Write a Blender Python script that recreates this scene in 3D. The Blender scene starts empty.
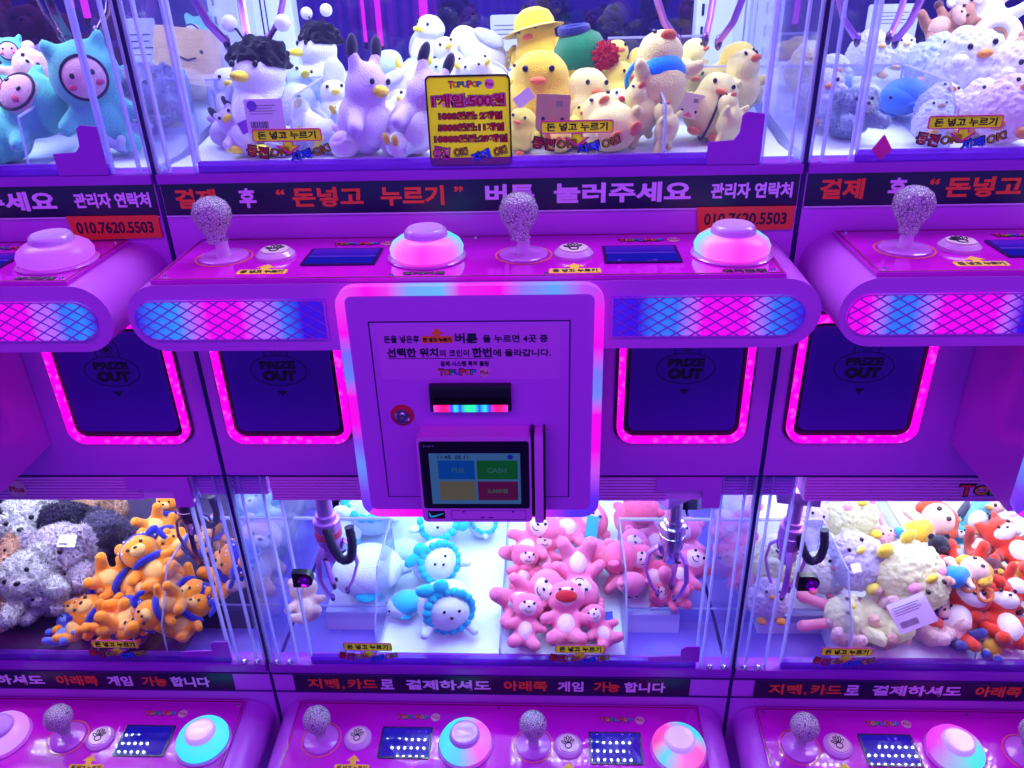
import bpy, bmesh, math, random
from mathutils import Vector, Matrix, Euler, noise
random.seed(7)
C = bpy.context.scene.collection
PI = math.pi
S = bpy.context.scene
# ------------------------------------------------------------------ camera
FPX, YAW, PITCH, ROLL = 800.787, 0.0519293, 0.4848736, 0.0289598
CAM = Vector((0.612956, -1.235003, 1.75))
fw = Vector((-math.sin(YAW)*math.cos(PITCH), math.cos(YAW)*math.cos(PITCH), -math.sin(PITCH)))
r0 = Vector((math.cos(YAW), math.sin(YAW), 0)); d0 = fw.cross(r0)
rt = r0*math.cos(ROLL) + d0*math.sin(ROLL); dn = -r0*math.sin(ROLL) + d0*math.cos(ROLL)
cam = bpy.data.cameras.new('camera'); co = bpy.data.objects.new('camera', cam); C.objects.link(co)
cam.sensor_width = 36; cam.lens = FPX*36/1024; cam.clip_start = .01
M = Matrix((rt, -dn, -fw)).transposed().to_4x4(); M.translation = CAM; co.matrix_world = M
S.camera = co
def ray(x, y): return fw + rt*((x-512)/FPX) + dn*((y-384)/FPX)
def atY(x, y, Y):
    d = ray(x, y); return CAM + d*((Y-CAM.y)/d.y)
def atZ(x, y, Z):
    d = ray(x, y); return CAM + d*((Z-CAM.z)/d.z)
def depth(p): return (p-CAM).dot(fw)
# ------------------------------------------------------------------ materials
def lin(c):
    return tuple((v/12.92 if v <= .04045 else ((v+.055)/1.055)**2.4) for v in [q/255 for q in c])
MATS = {}
def mat(name, rgb=(200,200,200), rough=.5, metal=0, emit=None, es=0, spec=.5, coat=0, bump=None, sheen=0, alpha=None, transl=0, noisecol=0, sss=0):
    if name in MATS: return MATS[name]
    m = bpy.data.materials.new(name); m.use_nodes = True; nt = m.node_tree; N = nt.nodes; L = nt.links
    b = N['Principled BSDF']; c = lin(rgb)
    b.inputs['Base Color'].default_value = (*c, 1); b.inputs['Roughness'].default_value = rough
    b.inputs['Metallic'].default_value = metal; b.inputs['Specular IOR Level'].default_value = spec
    b.inputs['Coat Weight'].default_value = coat; b.inputs['Coat Roughness'].default_value = .02 if coat > .45 else .1
    if sheen: b.inputs['Sheen Weight'].default_value = sheen; b.inputs['Sheen Roughness'].default_value = .5
    if emit: b.inputs['Emission Color'].default_value = (*lin(emit), 1); b.inputs['Emission Strength'].default_value = es
    if alpha is not None: b.inputs['Alpha'].default_value = alpha
    tc = N.new('ShaderNodeTexCoord')
    if bump:
        n = N.new('ShaderNodeTexNoise'); n.inputs['Scale'].default_value = bump[0]; n.inputs['Detail'].default_value = 4
        L.new(tc.outputs['Object'], n.inputs['Vector'])
        bp = N.new('ShaderNodeBump'); bp.inputs['Strength'].default_value = bump[1]; bp.inputs['Distance'].default_value = bump[2]
        L.new(n.outputs['Fac'], bp.inputs['Height']); L.new(bp.outputs['Normal'], b.inputs['Normal'])
    if noisecol:
        n = N.new('ShaderNodeTexNoise'); n.inputs['Scale'].default_value = 9; n.inputs['Detail'].default_value = 5
        L.new(tc.outputs['Object'], n.inputs['Vector'])
        mx = N.new('ShaderNodeMix'); mx.data_type = 'RGBA'
        mx.inputs['A'].default_value = (*[v*(1-noisecol) for v in c], 1); mx.inputs['B'].default_value = (*[min(1, v*(1+noisecol)) for v in c], 1)
        L.new(n.outputs['Fac'], mx.inputs['Factor']); L.new(mx.outputs['Result'], b.inputs['Base Color'])
    if transl:
        t = N.new('ShaderNodeBsdfTranslucent'); t.inputs['Color'].default_value = (*c, 1)
        ms = N.new('ShaderNodeMixShader'); ms.inputs['Fac'].default_value = transl
        L.new(b.outputs[0], ms.inputs[1]); L.new(t.outputs[0], ms.inputs[2]); L.new(ms.outputs[0], N['Material Output'].inputs['Surface'])
    MATS[name] = m; return m
def glassmat(name, tint=(255,255,255), refl=.05, haze=0., hazecol=(200,200,255), fres=1.45, rough=0.02):
    if name in MATS: return MATS[name]
    m = bpy.data.materials.new(name); m.use_nodes = True; nt = m.node_tree; N = nt.nodes; L = nt.links
    N.remove(N['Principled BSDF'])
    t = N.new('ShaderNodeBsdfTransparent'); t.inputs['Color'].default_value = (*lin(tint), 1)
    g = N.new('ShaderNodeBsdfGlossy'); g.inputs['Roughness'].default_value = rough
    lw = N.new('ShaderNodeLayerWeight'); lw.inputs['Blend'].default_value = .5
    pw = N.new('ShaderNodeMath'); pw.operation = 'POWER'; pw.inputs[1].default_value = 5; L.new(lw.outputs['Facing'], pw.inputs[0])
    f = N.new('ShaderNodeMath'); f.operation = 'MULTIPLY_ADD'; f.inputs[1].default_value = .7; f.inputs[2].default_value = refl*.8; L.new(pw.outputs[0], f.inputs[0])
    ms = N.new('ShaderNodeMixShader'); L.new(f.outputs[0], ms.inputs[0]); L.new(t.outputs[0], ms.inputs[1]); L.new(g.outputs[0], ms.inputs[2])
    out = ms
    if haze:
        d = N.new('ShaderNodeBsdfDiffuse'); d.inputs['Color'].default_value = (*lin(hazecol), 1)
        tl = N.new('ShaderNodeBsdfTranslucent'); tl.inputs['Color'].default_value = (*lin(hazecol), 1)
        m1 = N.new('ShaderNodeMixShader'); m1.inputs[0].default_value = .5; L.new(d.outputs[0], m1.inputs[1]); L.new(tl.outputs[0], m1.inputs[2])
        m2 = N.new('ShaderNodeMixShader'); m2.inputs[0].default_value = haze; L.new(ms.outputs[0], m2.inputs[1]); L.new(m1.outputs[0], m2.inputs[2]); out = m2
    L.new(out.outputs[0], N['Material Output'].inputs['Surface'])
    MATS[name] = m; return m
def ledmat(name, stops, strength=1.6, axis='X', radial=False, cells=0):
    """a light-emitting strip whose LEDs change colour along it"""
    if name in MATS: return MATS[name]
    m = bpy.data.materials.new(name); m.use_nodes = True; nt = m.node_tree; N = nt.nodes; L = nt.links
    b = N['Principled BSDF']; b.inputs['Base Color'].default_value = (.12, .05, .14, 1); b.inputs['Roughness'].default_value = .3; b.inputs['Specular IOR Level'].default_value = .25
    tc = N.new('ShaderNodeTexCoord'); cr = N.new('ShaderNodeValToRGB')
    if radial:
        gr = N.new('ShaderNodeTexGradient'); gr.gradient_type = 'RADIAL'; L.new(tc.outputs['Object'], gr.inputs['Vector']); L.new(gr.outputs['Fac'], cr.inputs['Fac'])
    else:
        sp = N.new('ShaderNodeSeparateXYZ'); L.new(tc.outputs['Generated'], sp.inputs[0]); L.new(sp.outputs[axis], cr.inputs['Fac'])
    e = cr.color_ramp.elements
    while len(e) > 1: e.remove(e[0])
    e[0].position = stops[0][0]; e[0].color = (*lin(stops[0][1]), 1)
    for p, c in stops[1:]:
        q = e.new(p); q.color = (*lin(c), 1)
    L.new(cr.outputs['Color'], b.inputs['Emission Color']); b.inputs['Emission Strength'].default_value = strength
    MATS[name] = m; return m
BODY = mat('painted_steel_pink', (204,94,224), .3, coat=.25, spec=.5)
WALLM = mat('painted_steel_lilac', (200,92,226), .28, coat=.2)
BLACK = mat('black_plastic', (10,6,22), .3)
NAVY = mat('sign_navy', (14,6,60), .35)
SEAM = mat('rubber_seam_blue', (20,14,90), .5)
RIB = mat('anodised_extrusion', (236,150,240), .35)
DARKRIB = mat('groove_dark', (70,20,120), .6)
def led_spots():
    m = mat('led_magenta', (90,10,80)); nt = m.node_tree; N = nt.nodes; L = nt.links; b = N['Principled BSDF']
    tc = N.new('ShaderNodeTexCoord'); v = N.new('ShaderNodeTexVoronoi'); v.inputs['Scale'].default_value = 75
    r = N.new('ShaderNodeValToRGB'); r.color_ramp.elements[0].color = (1, .07, .75, 1); r.color_ramp.elements[1].color = (1, 0, .72, 1); r.color_ramp.elements[1].position = .45
    L.new(tc.outputs['Object'], v.inputs['Vector']); L.new(v.outputs['Distance'], r.inputs['Fac']); L.new(r.outputs['Color'], b.inputs['Emission Color']); b.inputs['Emission Strength'].default_value = 1.25
    return m
LEDM = led_spots()
WHITE = mat('white_sheet', (225,232,245), .5)
WHITEP = mat('white_platform', (228,236,245), .6, bump=(60, .1, .002))
VELVET = mat('dark_velvet', (40,16,70), .9, sheen=.3)
PITM = mat('chute_well_plastic', (130,110,215), .4)
COLM = mat('white_slotted_column', (205,222,246), .45)
CHROME = mat('chrome', (215,205,225), .15, metal=1)
DCHROME = mat('dark_metal', (120,90,130), .25, metal=1)
REDP = mat('magenta_acrylic_plate', (214,20,205), .1, coat=.5)
GLASS = glassmat('front_glass', (250,250,255))
ACR = glassmat('acrylic_sheet', (240,242,255), haze=.04, hazecol=(190,190,255))
ACRE = glassmat('acrylic_edge', (225,225,255), haze=.5, hazecol=(225,222,252), rough=.15)
POSTG = glassmat('acrylic_corner', (246,246,255), haze=.025, hazecol=(190,170,250))
PURP = mat('purple_acrylic', (176,60,215), .3, transl=.25)
STRIP = glassmat('tinted_strip', (190,130,235), haze=.5, hazecol=(150,80,220))
YEL = mat('sticker_yellow', (232,222,70), .5, transl=.72)
YELO = mat('plate_yellow', (246,190,40), .5)
PINKS = mat('sticker_pink', (225,60,170), .5, transl=.3)
TXTD = mat('print_dark', (24,10,50), .5)
TXTB = mat('print_black', (6,4,10), .5)
TXTR = mat('print_red', (240,92,44), .5)
TXTW = mat('print_lilac_white', (236,200,250), .5)
TXTCR = mat('print_crimson', (205,26,66), .5, transl=.3)
TXTPK = mat('print_pink', (245,190,220), .5, transl=.3)
TXTBL = mat('print_blue', (30,110,255), .5, transl=.3)
ORG = mat('orange_plate', (235,80,46), .45)
# ------------------------------------------------------------------ mesh builder
class MB:
    def __init__(s): s.bm = bmesh.new()
    def box(s, x0, x1, y0, y1, z0, z1, bev=0, mi=0):
        vs = [s.bm.verts.new(p) for p in ((x0,y0,z0),(x1,y0,z0),(x1,y1,z0),(x0,y1,z0),(x0,y0,z1),(x1,y0,z1),(x1,y1,z1),(x0,y1,z1))]
        fs = [s.bm.faces.new([vs[i] for i in q]) for q in ((3,2,1,0),(4,5,6,7),(0,1,5,4),(1,2,6,5),(2,3,7,6),(3,0,4,7))]
        for f in fs: f.material_index = mi
        if bev:
            es = list({e for f in fs for e in f.edges})
            bmesh.ops.bevel(s.bm, geom=es, offset=bev, segments=2, affect='EDGES', profile=.7)
        return s
    def prism(s, pts, a, b, axis='Y', mi=0, side_mi=None):
        def P(u, v, w):
            return {'Y': (u, w, v), 'Z': (u, v, w), 'X': (w, u, v)}[axis]
        A = [s.bm.verts.new(P(u, v, a)) for u, v in pts]; B = [s.bm.verts.new(P(u, v, b)) for u, v in pts]
        f1 = s.bm.faces.new(A); f2 = s.bm.faces.new(B[::-1]); f1.material_index = f2.material_index = mi
        n = len(pts)
        for i in range(n):
            f = s.bm.faces.new((A[i], B[i], B[(i+1) % n], A[(i+1) % n])); f.material_index = mi if side_mi is None else side_mi
        return s
    def ring(s, outer, inner, a, b, axis='Y'):
        def P(u, v, w): return {'Y': (u, w, v), 'Z': (u, v, w), 'X': (w, u, v)}[axis]
        n = len(outer)
        O1 = [s.bm.verts.new(P(u, v, a)) for u, v in outer]; I1 = [s.bm.verts.new(P(u, v, a)) for u, v in inner]
        O2 = [s.bm.verts.new(P(u, v, b)) for u, v in outer]; I2 = [s.bm.verts.new(P(u, v, b)) for u, v in inner]
        for i in range(n):
            j = (i+1) % n
            for q in ((O1[i],O1[j],I1[j],I1[i]), (O2[j],O2[i],I2[i],I2[j]), (O1[j],O1[i],O2[i],O2[j]), (I1[i],I1[j],I2[j],I2[i])): s.bm.faces.new(q)
        return s
    def lathe(s, prof, c=(0,0,0), n=32, M=None):
        rows = []
        for r, z in prof:
            if r < 1e-6: rows.append([s.bm.verts.new((0, 0, z))])
            else: rows.append([s.bm.verts.new((r*math.cos(2*PI*k/n), r*math.sin(2*PI*k/n), z)) for k in range(n)])
        vs = [v for R in rows for v in R]
        for R, Q in zip(rows, rows[1:]):
            for k in range(n):
                j = (k+1) % n
                if len(R) == 1 and len(Q) == 1: continue
                if len(R) == 1: s.bm.faces.new((R[0], Q[k], Q[j]))
                elif len(Q) == 1: s.bm.faces.new((R[k], R[j], Q[0]))
                else: s.bm.faces.new((R[k], R[j], Q[j], Q[k]))
        for v in vs:
            p = v.co.copy()
            if M: p = M @ p
            v.co = p + Vector(c)
        return s
    def tube(s, pts, r, n=8, flat=1, closed=False):
        pts = [Vector(p) for p in pts]; rows = []
        rr = r if isinstance(r, (list, tuple)) else [r]*len(pts)
        prev = None
        for i, p in enumerate(pts):
            t = (pts[min(i+1, len(pts)-1)] - pts[max(i-1, 0)]).normalized()
            if prev is None:
                u = t.cross(Vector((0, 1, 0)))
                if u.length < .1: u = t.cross(Vector((1, 0, 0)))
            else: u = prev - t*prev.dot(t)
            u.normalize(); prev = u; v = t.cross(u)
            rows.append([s.bm.verts.new(p + u*rr[i]*math.cos(2*PI*k/n) + v*rr[i]*flat*math.sin(2*PI*k/n)) for k in range(n)])
        for R, Q in zip(rows, rows[1:]):
            for k in range(n): s.bm.faces.new((R[k], R[(k+1) % n], Q[(k+1) % n], Q[k]))
        s.bm.faces.new(rows[0][::-1]); s.bm.faces.new(rows[-1])
        return s
    def ell(s, c, r, sub=3, M=None):
        g = bmesh.ops.create_icosphere(s.bm, subdivisions=sub, radius=1)
        if isinstance(r, (int, float)): r = (r, r, r)
        for v in g['verts']:
            p = Vector((v.co.x*r[0], v.co.y*r[1], v.co.z*r[2]))
            if M: p = M @ p
            v.co = p + Vector(c)
        return s
    def mesh(s, name, smooth=True, ang=35):
        bmesh.ops.recalc_face_normals(s.bm, faces=s.bm.faces)
        me = bpy.data.meshes.new(name); s.bm.to_mesh(me); s.bm.free()
        if smooth:
            for p in me.polygons: p.use_smooth = True
            me.set_sharp_from_angle(angle=math.radians(ang))
        return me
    def obj(s, name, m, parent=None, loc=(0,0,0), smooth=True, ang=35, recenter=False):
        return link(name, s.mesh(name, smooth, ang), m, parent, loc)
def link(name, me, m, parent=None, loc=(0,0,0), rot=None, label=None):
    o = bpy.data.objects.new(name, me); C.objects.link(o)
    ms = m if isinstance(m, (list, tuple)) else [m]
    if len(me.materials) == 0:
        for q in ms: me.materials.append(None)
    for i, q in enumerate(ms):
        if i < len(o.material_slots):
            o.material_slots[i].link = 'OBJECT'; o.material_slots[i].material = q
    o.location = loc
    if rot: o.rotation_euler = rot
    if parent: o.parent = parent
    if label: o['label'] = label
    return o
def empty(name, label, cat, loc=(0,0,0), group=None):
    o = bpy.data.objects.new(name, None); C.objects.link(o); o.location = loc; o.empty_display_size = .05
    o['label'] = label; o['category'] = cat
    if group: o['group'] = group
    return o
def tag(o, label, cat, group=None):
    o['label'] = label; o['category'] = cat
    if group: o['group'] = group
    return o
def dup(o, parent=None):
    c = o.copy(); C.objects.link(c)
    if parent: c.parent = parent
    for ch in list(o.children): dup(ch, c)
    return c
def rrect(x0, x1, z0, z1, r, n=6):
    pts = []
    for cx, cz, a in ((x1-r, z1-r, 0), (x0+r, z1-r, 90), (x0+r, z0+r, 180), (x1-r, z0+r, 270)):
        for k in range(n+1):
            t = math.radians(a + 90*k/n); pts.append((cx+r*math.cos(t), cz+r*math.sin(t)))
    return pts
# text: real glyph outlines turned into a thin mesh, fitted into width x height
TXT = {}
def text_mesh(s, w, h=None, bold=.02, ext=.0004, shear=0):
    key = (s, round(w, 4), h, bold, ext, shear)
    if key in TXT: return TXT[key]
    c = bpy.data.curves.new('lettering', 'FONT'); c.body = s; c.offset = bold; c.extrude = .01; c.resolution_u = 3; c.shear = shear
    c.align_x = 'CENTER'
    o = bpy.data.objects.new('lettering', c); C.objects.link(o)
    dg = bpy.context.evaluated_depsgraph_get(); me = bpy.data.meshes.new_from_object(o.evaluated_get(dg))
    bpy.data.objects.remove(o); me.materials.clear()
    xs = [v.co.x for v in me.vertices]; ys = [v.co.y for v in me.vertices]
    cx, cy = (min(xs)+max(xs))/2, (min(ys)+max(ys))/2
    sx = w/(max(xs)-min(xs)); sy = (h/(max(ys)-min(ys))) if h else sx
    for v in me.vertices:
        v.co.x = (v.co.x-cx)*sx; v.co.y = (v.co.y-cy)*sy; v.co.z = v.co.z*ext/.01
    me.name = 'lettering'; TXT[key] = me
    return me
FRONT = (PI/2, 0, 0)
def txt(s, x, z, y, w, h, m, parent, bold=.02, roll=0, name='lettering', **k):
    me = text_mesh(s, w, h, bold, **k)
    o = link(name, me, m, parent, (x, y, z)); o.rotation_euler = (PI/2, -roll, 0) if roll else FRONT
    if roll: o.rotation_euler = (Matrix.Rotation(PI/2, 3, 'X') @ Matrix.Rotation(roll, 3, 'Z')).to_euler()
    return o
def txttop(s, x, y, z, w, h, m, parent, bold=.02, name='lettering', **k):
    return link(name, text_mesh(s, w, h, bold, **k), m, parent, (x, y, z))
def logo(parent, x, y, z, w, h, top=False):
    """coloured letters TOPUPOP with a round Plus badge"""
    cols = [(240,60,70),(250,150,60),(60,190,110),(60,120,240),(240,60,70),(250,150,60),(60,160,220)]
    n = 7; lw = w*.72/n
    for i, ch in enumerate('TOPUPOP'):
        m = mat('logo_%d' % i, cols[i], .5)
        cx = x - w/2 + lw*(i+.5); hh = h*(1 if i in (0, 4) else .8)
        for mm, bo, dz, ww in ((TXTD, .06, 0, 1.12), (m, .02, .0005, .9)):
            if top: txttop(ch, cx, y, z+dz, lw*ww, hh*ww, mm, parent, bo)
            else: txt(ch, cx, z, y-dz, lw*ww, hh*ww, mm, parent, bo)
    bx = x + w/2 - w*.12
    if top:
        b = MB().lathe([(0,0),(h*.75,0),(h*.75,.0005),(0,.0005)], n=20).obj('badge', TXTPK, parent, (bx, y, z))
        txttop('Plus', bx, y, z+.0007, h*1.1, h*.5, TXTCR, parent, .01)
    else:
        b = MB().lathe([(0,0),(h*.75,0),(h*.75,.0005),(0,.0005)], n=20).obj('badge', TXTPK, parent, (bx, y, z)); b.rotation_euler = FRONT
        txt('Plus', bx, z, y-.0009, h*1.1, h*.5, TXTCR, parent, .01)
# ------------------------------------------------------------------ the room
def struct(o): o['kind'] = 'structure'; return o
FLOORM = mat('floor_tile', (90,60,120), .35, noisecol=.2); RWALL = mat('room_wall', (90,52,170), .5, noisecol=.25)
struct(MB().box(-3.2, 4.2, -2.6, 3.0, -.05, 0).obj('floor', FLOORM))
struct(MB().box(-3.2, 4.2, 3.0, 3.08, 0, 3).obj('wall_back', RWALL))
struct(MB().box(-3.28, -3.2, -2.6, 3.08, 0, 3).obj('wall_left', RWALL))
struct(MB().box(4.2, 4.28, -2.6, 3.08, 0, 3).obj('wall_right', RWALL))
struct(MB().box(-3.28, 4.28, -2.6, 3.08, 3, 3.08).obj('ceiling', mat('ceiling_paint', (120,90,170), .7)))
# ------------------------------------------------------------------ claw machine
OFF = (-.5, -.3, 0)
def build_machine(i, where, floor_mat, floor_word):
    R = empty('claw_machine', 'pink double-deck claw machine ' + where, 'claw machine', (i+.5, .3, 0), 'row of pink claw machines')
    P = lambda mb, n, m, **k: mb.obj(n, m, R, OFF, **k)
    a, b = .004, .996
    # shell
    P(MB().box(a, b, .001, .64, .0, .33), 'base_cabinet', BODY)
    P(MB().box(a, b, 0, .02, .30, .395).box(a, b, .001, .03, .33, .41), 'lower_front_rail', BODY)
    P(MB().box(a, b, -.008, .03, .395, .418, .002), 'lower_ledge', PURP)
    P(MB().box(a, b, 0, .64, .907, 1.40), 'middle_cabinet', WALLM)
    P(MB().box(a, b, 0, .03, 1.40, 1.458), 'sign_backing', BODY)
    P(MB().box(a, b, -.008, .03, 1.457, 1.472, .002), 'upper_ledge', PURP)
    P(MB().box(a, b, .0, .64, 2.02, 2.2), 'roof', BODY)
    P(MB().box(.05, .95, .625, .64, .33, .905), 'lower_back_panel', mat('back_panel', (200,205,240), .5))
    # dark seam strips along the joint to the next machine
    P(MB().box(-.003, .003, -.001, .012, .0, 2.2), 'seam_strip', SEAM)
    # bay floors
    fl = MB(); fl.box(.09, .91, .15, .62, .36, .42); fl.box(.235, .775, .03, .15, .36, .42); fl.obj('lower_bay_floor', floor_mat, R, OFF)
    for q in ([(a,.03),(.235,.03),(.235,.15),(.09,.15),(.09,.62),(a,.62)], [(b,.03),(.775,.03),(.775,.15),(.91,.15),(.91,.62),(b,.62)]): P(MB().prism(q, .33, .366, 'Z'), 'chute_well', PITM)
    P(MB().prism([(.03,1.40),(.62,1.40),(.62,1.55),(.12,1.476),(.03,1.476)], .01, .99, 'X'), 'upper_bay_floor', WHITEP)
    # upper and lower ceilings' LED boards
    for nm, z, y0, y1 in (('lower_led_board', .9, .185, .32),):
        g = MB().box(.08, .92, y0, y1, z, z+.005); bd = P(g, nm, mat('led_board', (230,235,245), .5))
        d = MB()
        for r in range(4):
            for k in range(44):
                if (k//11) % 2 == 1 and k % 11 > 7: continue
                d.ell((.1+k*.0185, .209+r*.026, z-.001), (.0035, .0035, .002), 1)
        d.obj('diodes', mat('diode_glow', (255,255,255), emit=(225,235,255), es=130), bd)['kind'] = 'stuff'
    # sign boards
    sb = P(MB().box(.006, .994, -.003, 0, 1.406, 1.457, .0006), 'upper_sign_board', NAVY)
    P(MB().box(.006, .994, -.0045, -.003, 1.4045, 1.4065), 'sign_edge_trim', mat('trim_lilac', (225,200,240), .2))
    ty, tz = -.0036, 1.4325
    for s, x0, x1, m in (('결제', .026, .092, TXTR), ('후', .128, .155, TXTW), ('“', .188, .202, TXTR), ('돈넣고', .213, .325, TXTR), ('누르기', .352, .452, TXTR), ('”', .468, .482, TXTR), ('버튼', .516, .592, TXTW), ('눌러주세요', .622, .832, TXTW), ('관리자 연락처', .862, .985, TXTW)):
        small = s in '“”'
        txt(s, (x0+x1)/2, tz+(.009 if small else 0), ty, x1-x0, .009 if small else (.024 if s.startswith('관') else .031), m, sb, .035)
    pp = P(MB().prism([(.848,1.369),(.992,1.371),(.992,1.408),(.842,1.408)], -.0055, -.0035), 'phone_plate', ORG)
    txt('010.7620.5503', .918, 1.389, -.0059, .126, .019, TXTD, pp, .02)
    lb = P(MB().box(.05, .913, -.003, 0, .334, .383, .0006), 'lower_sign_board', NAVY)
    for q in (.3845, .330): P(MB().box(a, b, -.0035, -.001, q, q+.0025), 'sign_groove', DARKRIB)
    tz = .3585
    x = .078
    for s, w, m in (('지폐', .086, TXTR), (',', .007, TXTR), ('카드', .082, TXTR), ('로', .037, TXTW), (' ', .012, None), ('결제하셔도', .232, TXTW), (' ', .012, None), ('아래쪽', .118, TXTR), (' ', .010, None), ('게임', .070, TXTW), (' ', .012, None), ('가능', .070, TXTR), ('합니다', .110, TXTW)):
        w *= .86
        if m: txt(s, x+w/2, tz-(.012 if s == ',' else 0), ty, w*.93, .010 if s == ',' else .030, m, lb, .03)
        x += w+.004
    # ribbed header of the lower window and its brackets
    hd = MB().box(.085, .93, .004, .05, .85, .905)
    for k in range(8): hd.box(.085, .83, -.003, .004, .8515+k*.0067, .8555+k*.0067)
    P(hd, 'ribbed_header', RIB, smooth=False)
    for q0, q1 in ((.004, .07), (.935, .996)):
        hh = MB().box(q0, q1, .02, .05, .85, .905)
        for k in range(8): hh.box(q0, q1, .016, .02, .8515+k*.0067, .8555+k*.0067)
        P(hh, 'header_end', RIB, smooth=False)
    P(MB().prism([(.81,.905),(.93,.905),(.93,.838),(.896,.838),(.896,.877),(.81,.877)], -.008, -.003), 'header_bracket', BODY)
    P(MB().box(.004, .996, -.001, .001, .904, .907), 'panel_shadow_gap', SEAM)
    hs = P(MB().box(.365, .385, -.0035, -.003, .866, .886), 'header_logo', RIB)
    logo(hs, .49, -.0042, .877, .262, .026)
    # lower glass door
    def pane(name, x0, x1, z0, z1, y=0., t=.005, m=GLASS, e=.0035):
        g = P(MB().box(x0, x1, y, y+t, z0, z1), name, m)
        for q in (x0, x1): P(MB().box(q-e/2, q+e/2, y-.002, y+t+.003, z0, z1), name+'_edge', ACRE)
    pane('lower_glass_door', .098, .92, .435, .85)
    P(MB().box(.098, .92, -.003, .007, .418, .438), 'lower_door_strip', STRIP)
    P(MB().prism([(.818,.438),(.925,.438),(.925,.482),(.896,.482),(.886,.474),(.886,.456),(.818,.452)], -.006, -.003), 'lower_door_bracket', PURP)
    pane('upper_glass_door', .073, .93, 1.488, 2.02)
    P(MB().box(.073, .93, -.003, .007, 1.472, 1.489), 'upper_door_strip', STRIP)
    br = [(.851,1.473),(.93,1.473),(.93,1.545),(.905,1.548),(.898,1.543),(.896,1.518),(.888,1.508),(.851,1.506)]
    P(MB().prism(br, -.006, -.003), 'upper_door_bracket', PURP)
    if i == 1: P(MB().prism([(.092,1.49),(.107,1.475),(.122,1.49),(.107,1.512)], -.006, -.003), 'diamond_bracket', PINKS)
    # clear corner walls
    for z0, z1, zz in ((1.473, 2.02, 'upper'), (.418, .905, 'lower')):
        for pts, xs in (([(.0045,.62),(.0045,.001),(.066,.001),(.066,.005),(.0085,.005),(.0085,.62)], (.006,.024,.066)), ([(.9955,.62),(.9955,.001),(.934,.001),(.934,.005),(.9915,.005),(.9915,.62)], (.934,.976,.994))):
            w = P(MB().prism(pts, z0, z1, 'Z'), zz+'_corner_wall', POSTG)
            for x in xs: MB().box(x-.0015, x+.0015, -.002, .008, z0, z1).obj('corner_edge', ACRE, w)
    for x in (.022, .05, .95, .978):
        P(MB().lathe([(0,.008),(.004,.007),(.007,.003),(.0075,0)], (x, -.002, .419), 10), 'acorn_nut', CHROME)
    # back columns and back glass of the upper bay
    for s0 in (0, 1):
        x0, x1 = (.004, .09) if s0 == 0 else (.915, .996)
        P(MB().box(x0, x1, .56, .60, 1.40, 2.02, .002), 'slotted_column', COLM)
        sl = MB(); xs = x0+.062 if s0 == 0 else x0+.012
        for k in range(11): sl.box(xs-.002, xs+.003, .5585, .56, 1.56+k*.042, 1.582+k*.042)
        if s0 == 0: sl = MB().box(x0+.020, x0+.0225, .5585, .56, 1.5, 2.02).box(x0+.030, x0+.032, .5585, .56, 1.5, 2.02)
        P(sl, 'column_slots', NAVY)
        P(MB().box(x0-.002 if s0 == 0 else x1-.002, x0+.004 if s0 == 0 else x1+.002, .50, .56, 1.45, 2.02), 'column_flange', COLM)
    P(MB().box(.09, .915, .60, .604, 1.55, 2.02), 'back_glass', glassmat('back_glass', (190,180,240)))
    # acrylic chute guards and dividers
    def sheetX(name, x, prof):
        P(MB().prism(prof, x-.0015, x+.0015, 'X'), name, ACR)
        n = len(prof); e = MB()
        for (ya, za), (yb, zb) in zip(prof, prof[1:]): e.tube([(x, ya, za), (x, yb, zb)], .002, 6)
        P(e, name+'_rim', ACRE)
    sheetX('chute_guard', .24, [(.012,.42),(.02,.50),(.10,.60),(.27,.60),(.27,.42)])
    sheetX('chute_guard', .775, [(.012,.42),(.02,.50),(.10,.60),(.27,.60),(.27,.42)])
    for x0, x1 in ((.01, .24), (.775, .99)):
        P(MB().box(x0, x1, .268, .271, .42, .60), 'chute_back_guard', ACR)
        P(MB().box(x0, x1, .266, .273, .598, .603), 'chute_back_guard_rim', ACRE)
        P(MB().box(x0, x1, .150, .152, .40, .44), 'chute_lip', ACR)
        P(MB().box(x0, x1, .149, .153, .438, .441), 'chute_lip_rim', ACRE)
    sheetX('bay_divider', {-1:.62, 0:.505, 1:.50}[i], [(.012,.42),(.015,.45),(.60,.47),(.60,.42)])
    ux = .215 if i == 1 else .22
    sheetX('upper_chute_guard', ux, [(.02,1.476),(.025,1.545),(.06,1.575),(.24,1.58),(.24,1.48)])
    sheetX('upper_chute_guard', .79, [(.02,1.476),(.03,1.556),(.22,1.585),(.22,1.48)])
    for x0, x1, yy, zt in ((.01, ux, .24, 1.58), (.79, .99, .22, 1.585)):
        P(MB().box(x0, x1, yy, yy+.003, 1.48, zt), 'upper_chute_back_guard', ACR)
        P(MB().box(x0, x1, yy-.001, yy+.004, zt-.001, zt+.002), 'upper_chute_back_guard_rim', ACRE)
    # prize doors
    for cx in (.143, .846):
        x0, x1, z0, z1 = cx-.113, cx+.113, .984, 1.226
        pd = P(MB().prism(rrect(x0-.005, x1+.005, z0-.003, z1+.003, .032), -.004, 0), 'prize_door', mat('prize_recess', (22,8,44), .35))
        MB().prism(rrect(x0+.020, x1-.020, z0+.024, z1-.02, .014), -.0075, -.004).obj('door_flap', mat('prize_flap', (84,24,165), .3), pd)
        MB().ring(rrect(x0, x1, z0, z1, .03), rrect(x0+.011, x1-.011, z0+.011, z1-.011, .021), -.013, -.002).obj('led_strip', LEDM, pd)
        yy = -.0079
        txt('PRIZE', cx, 1.142, yy, .062, .015, TXTD, pd, .06)
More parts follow.
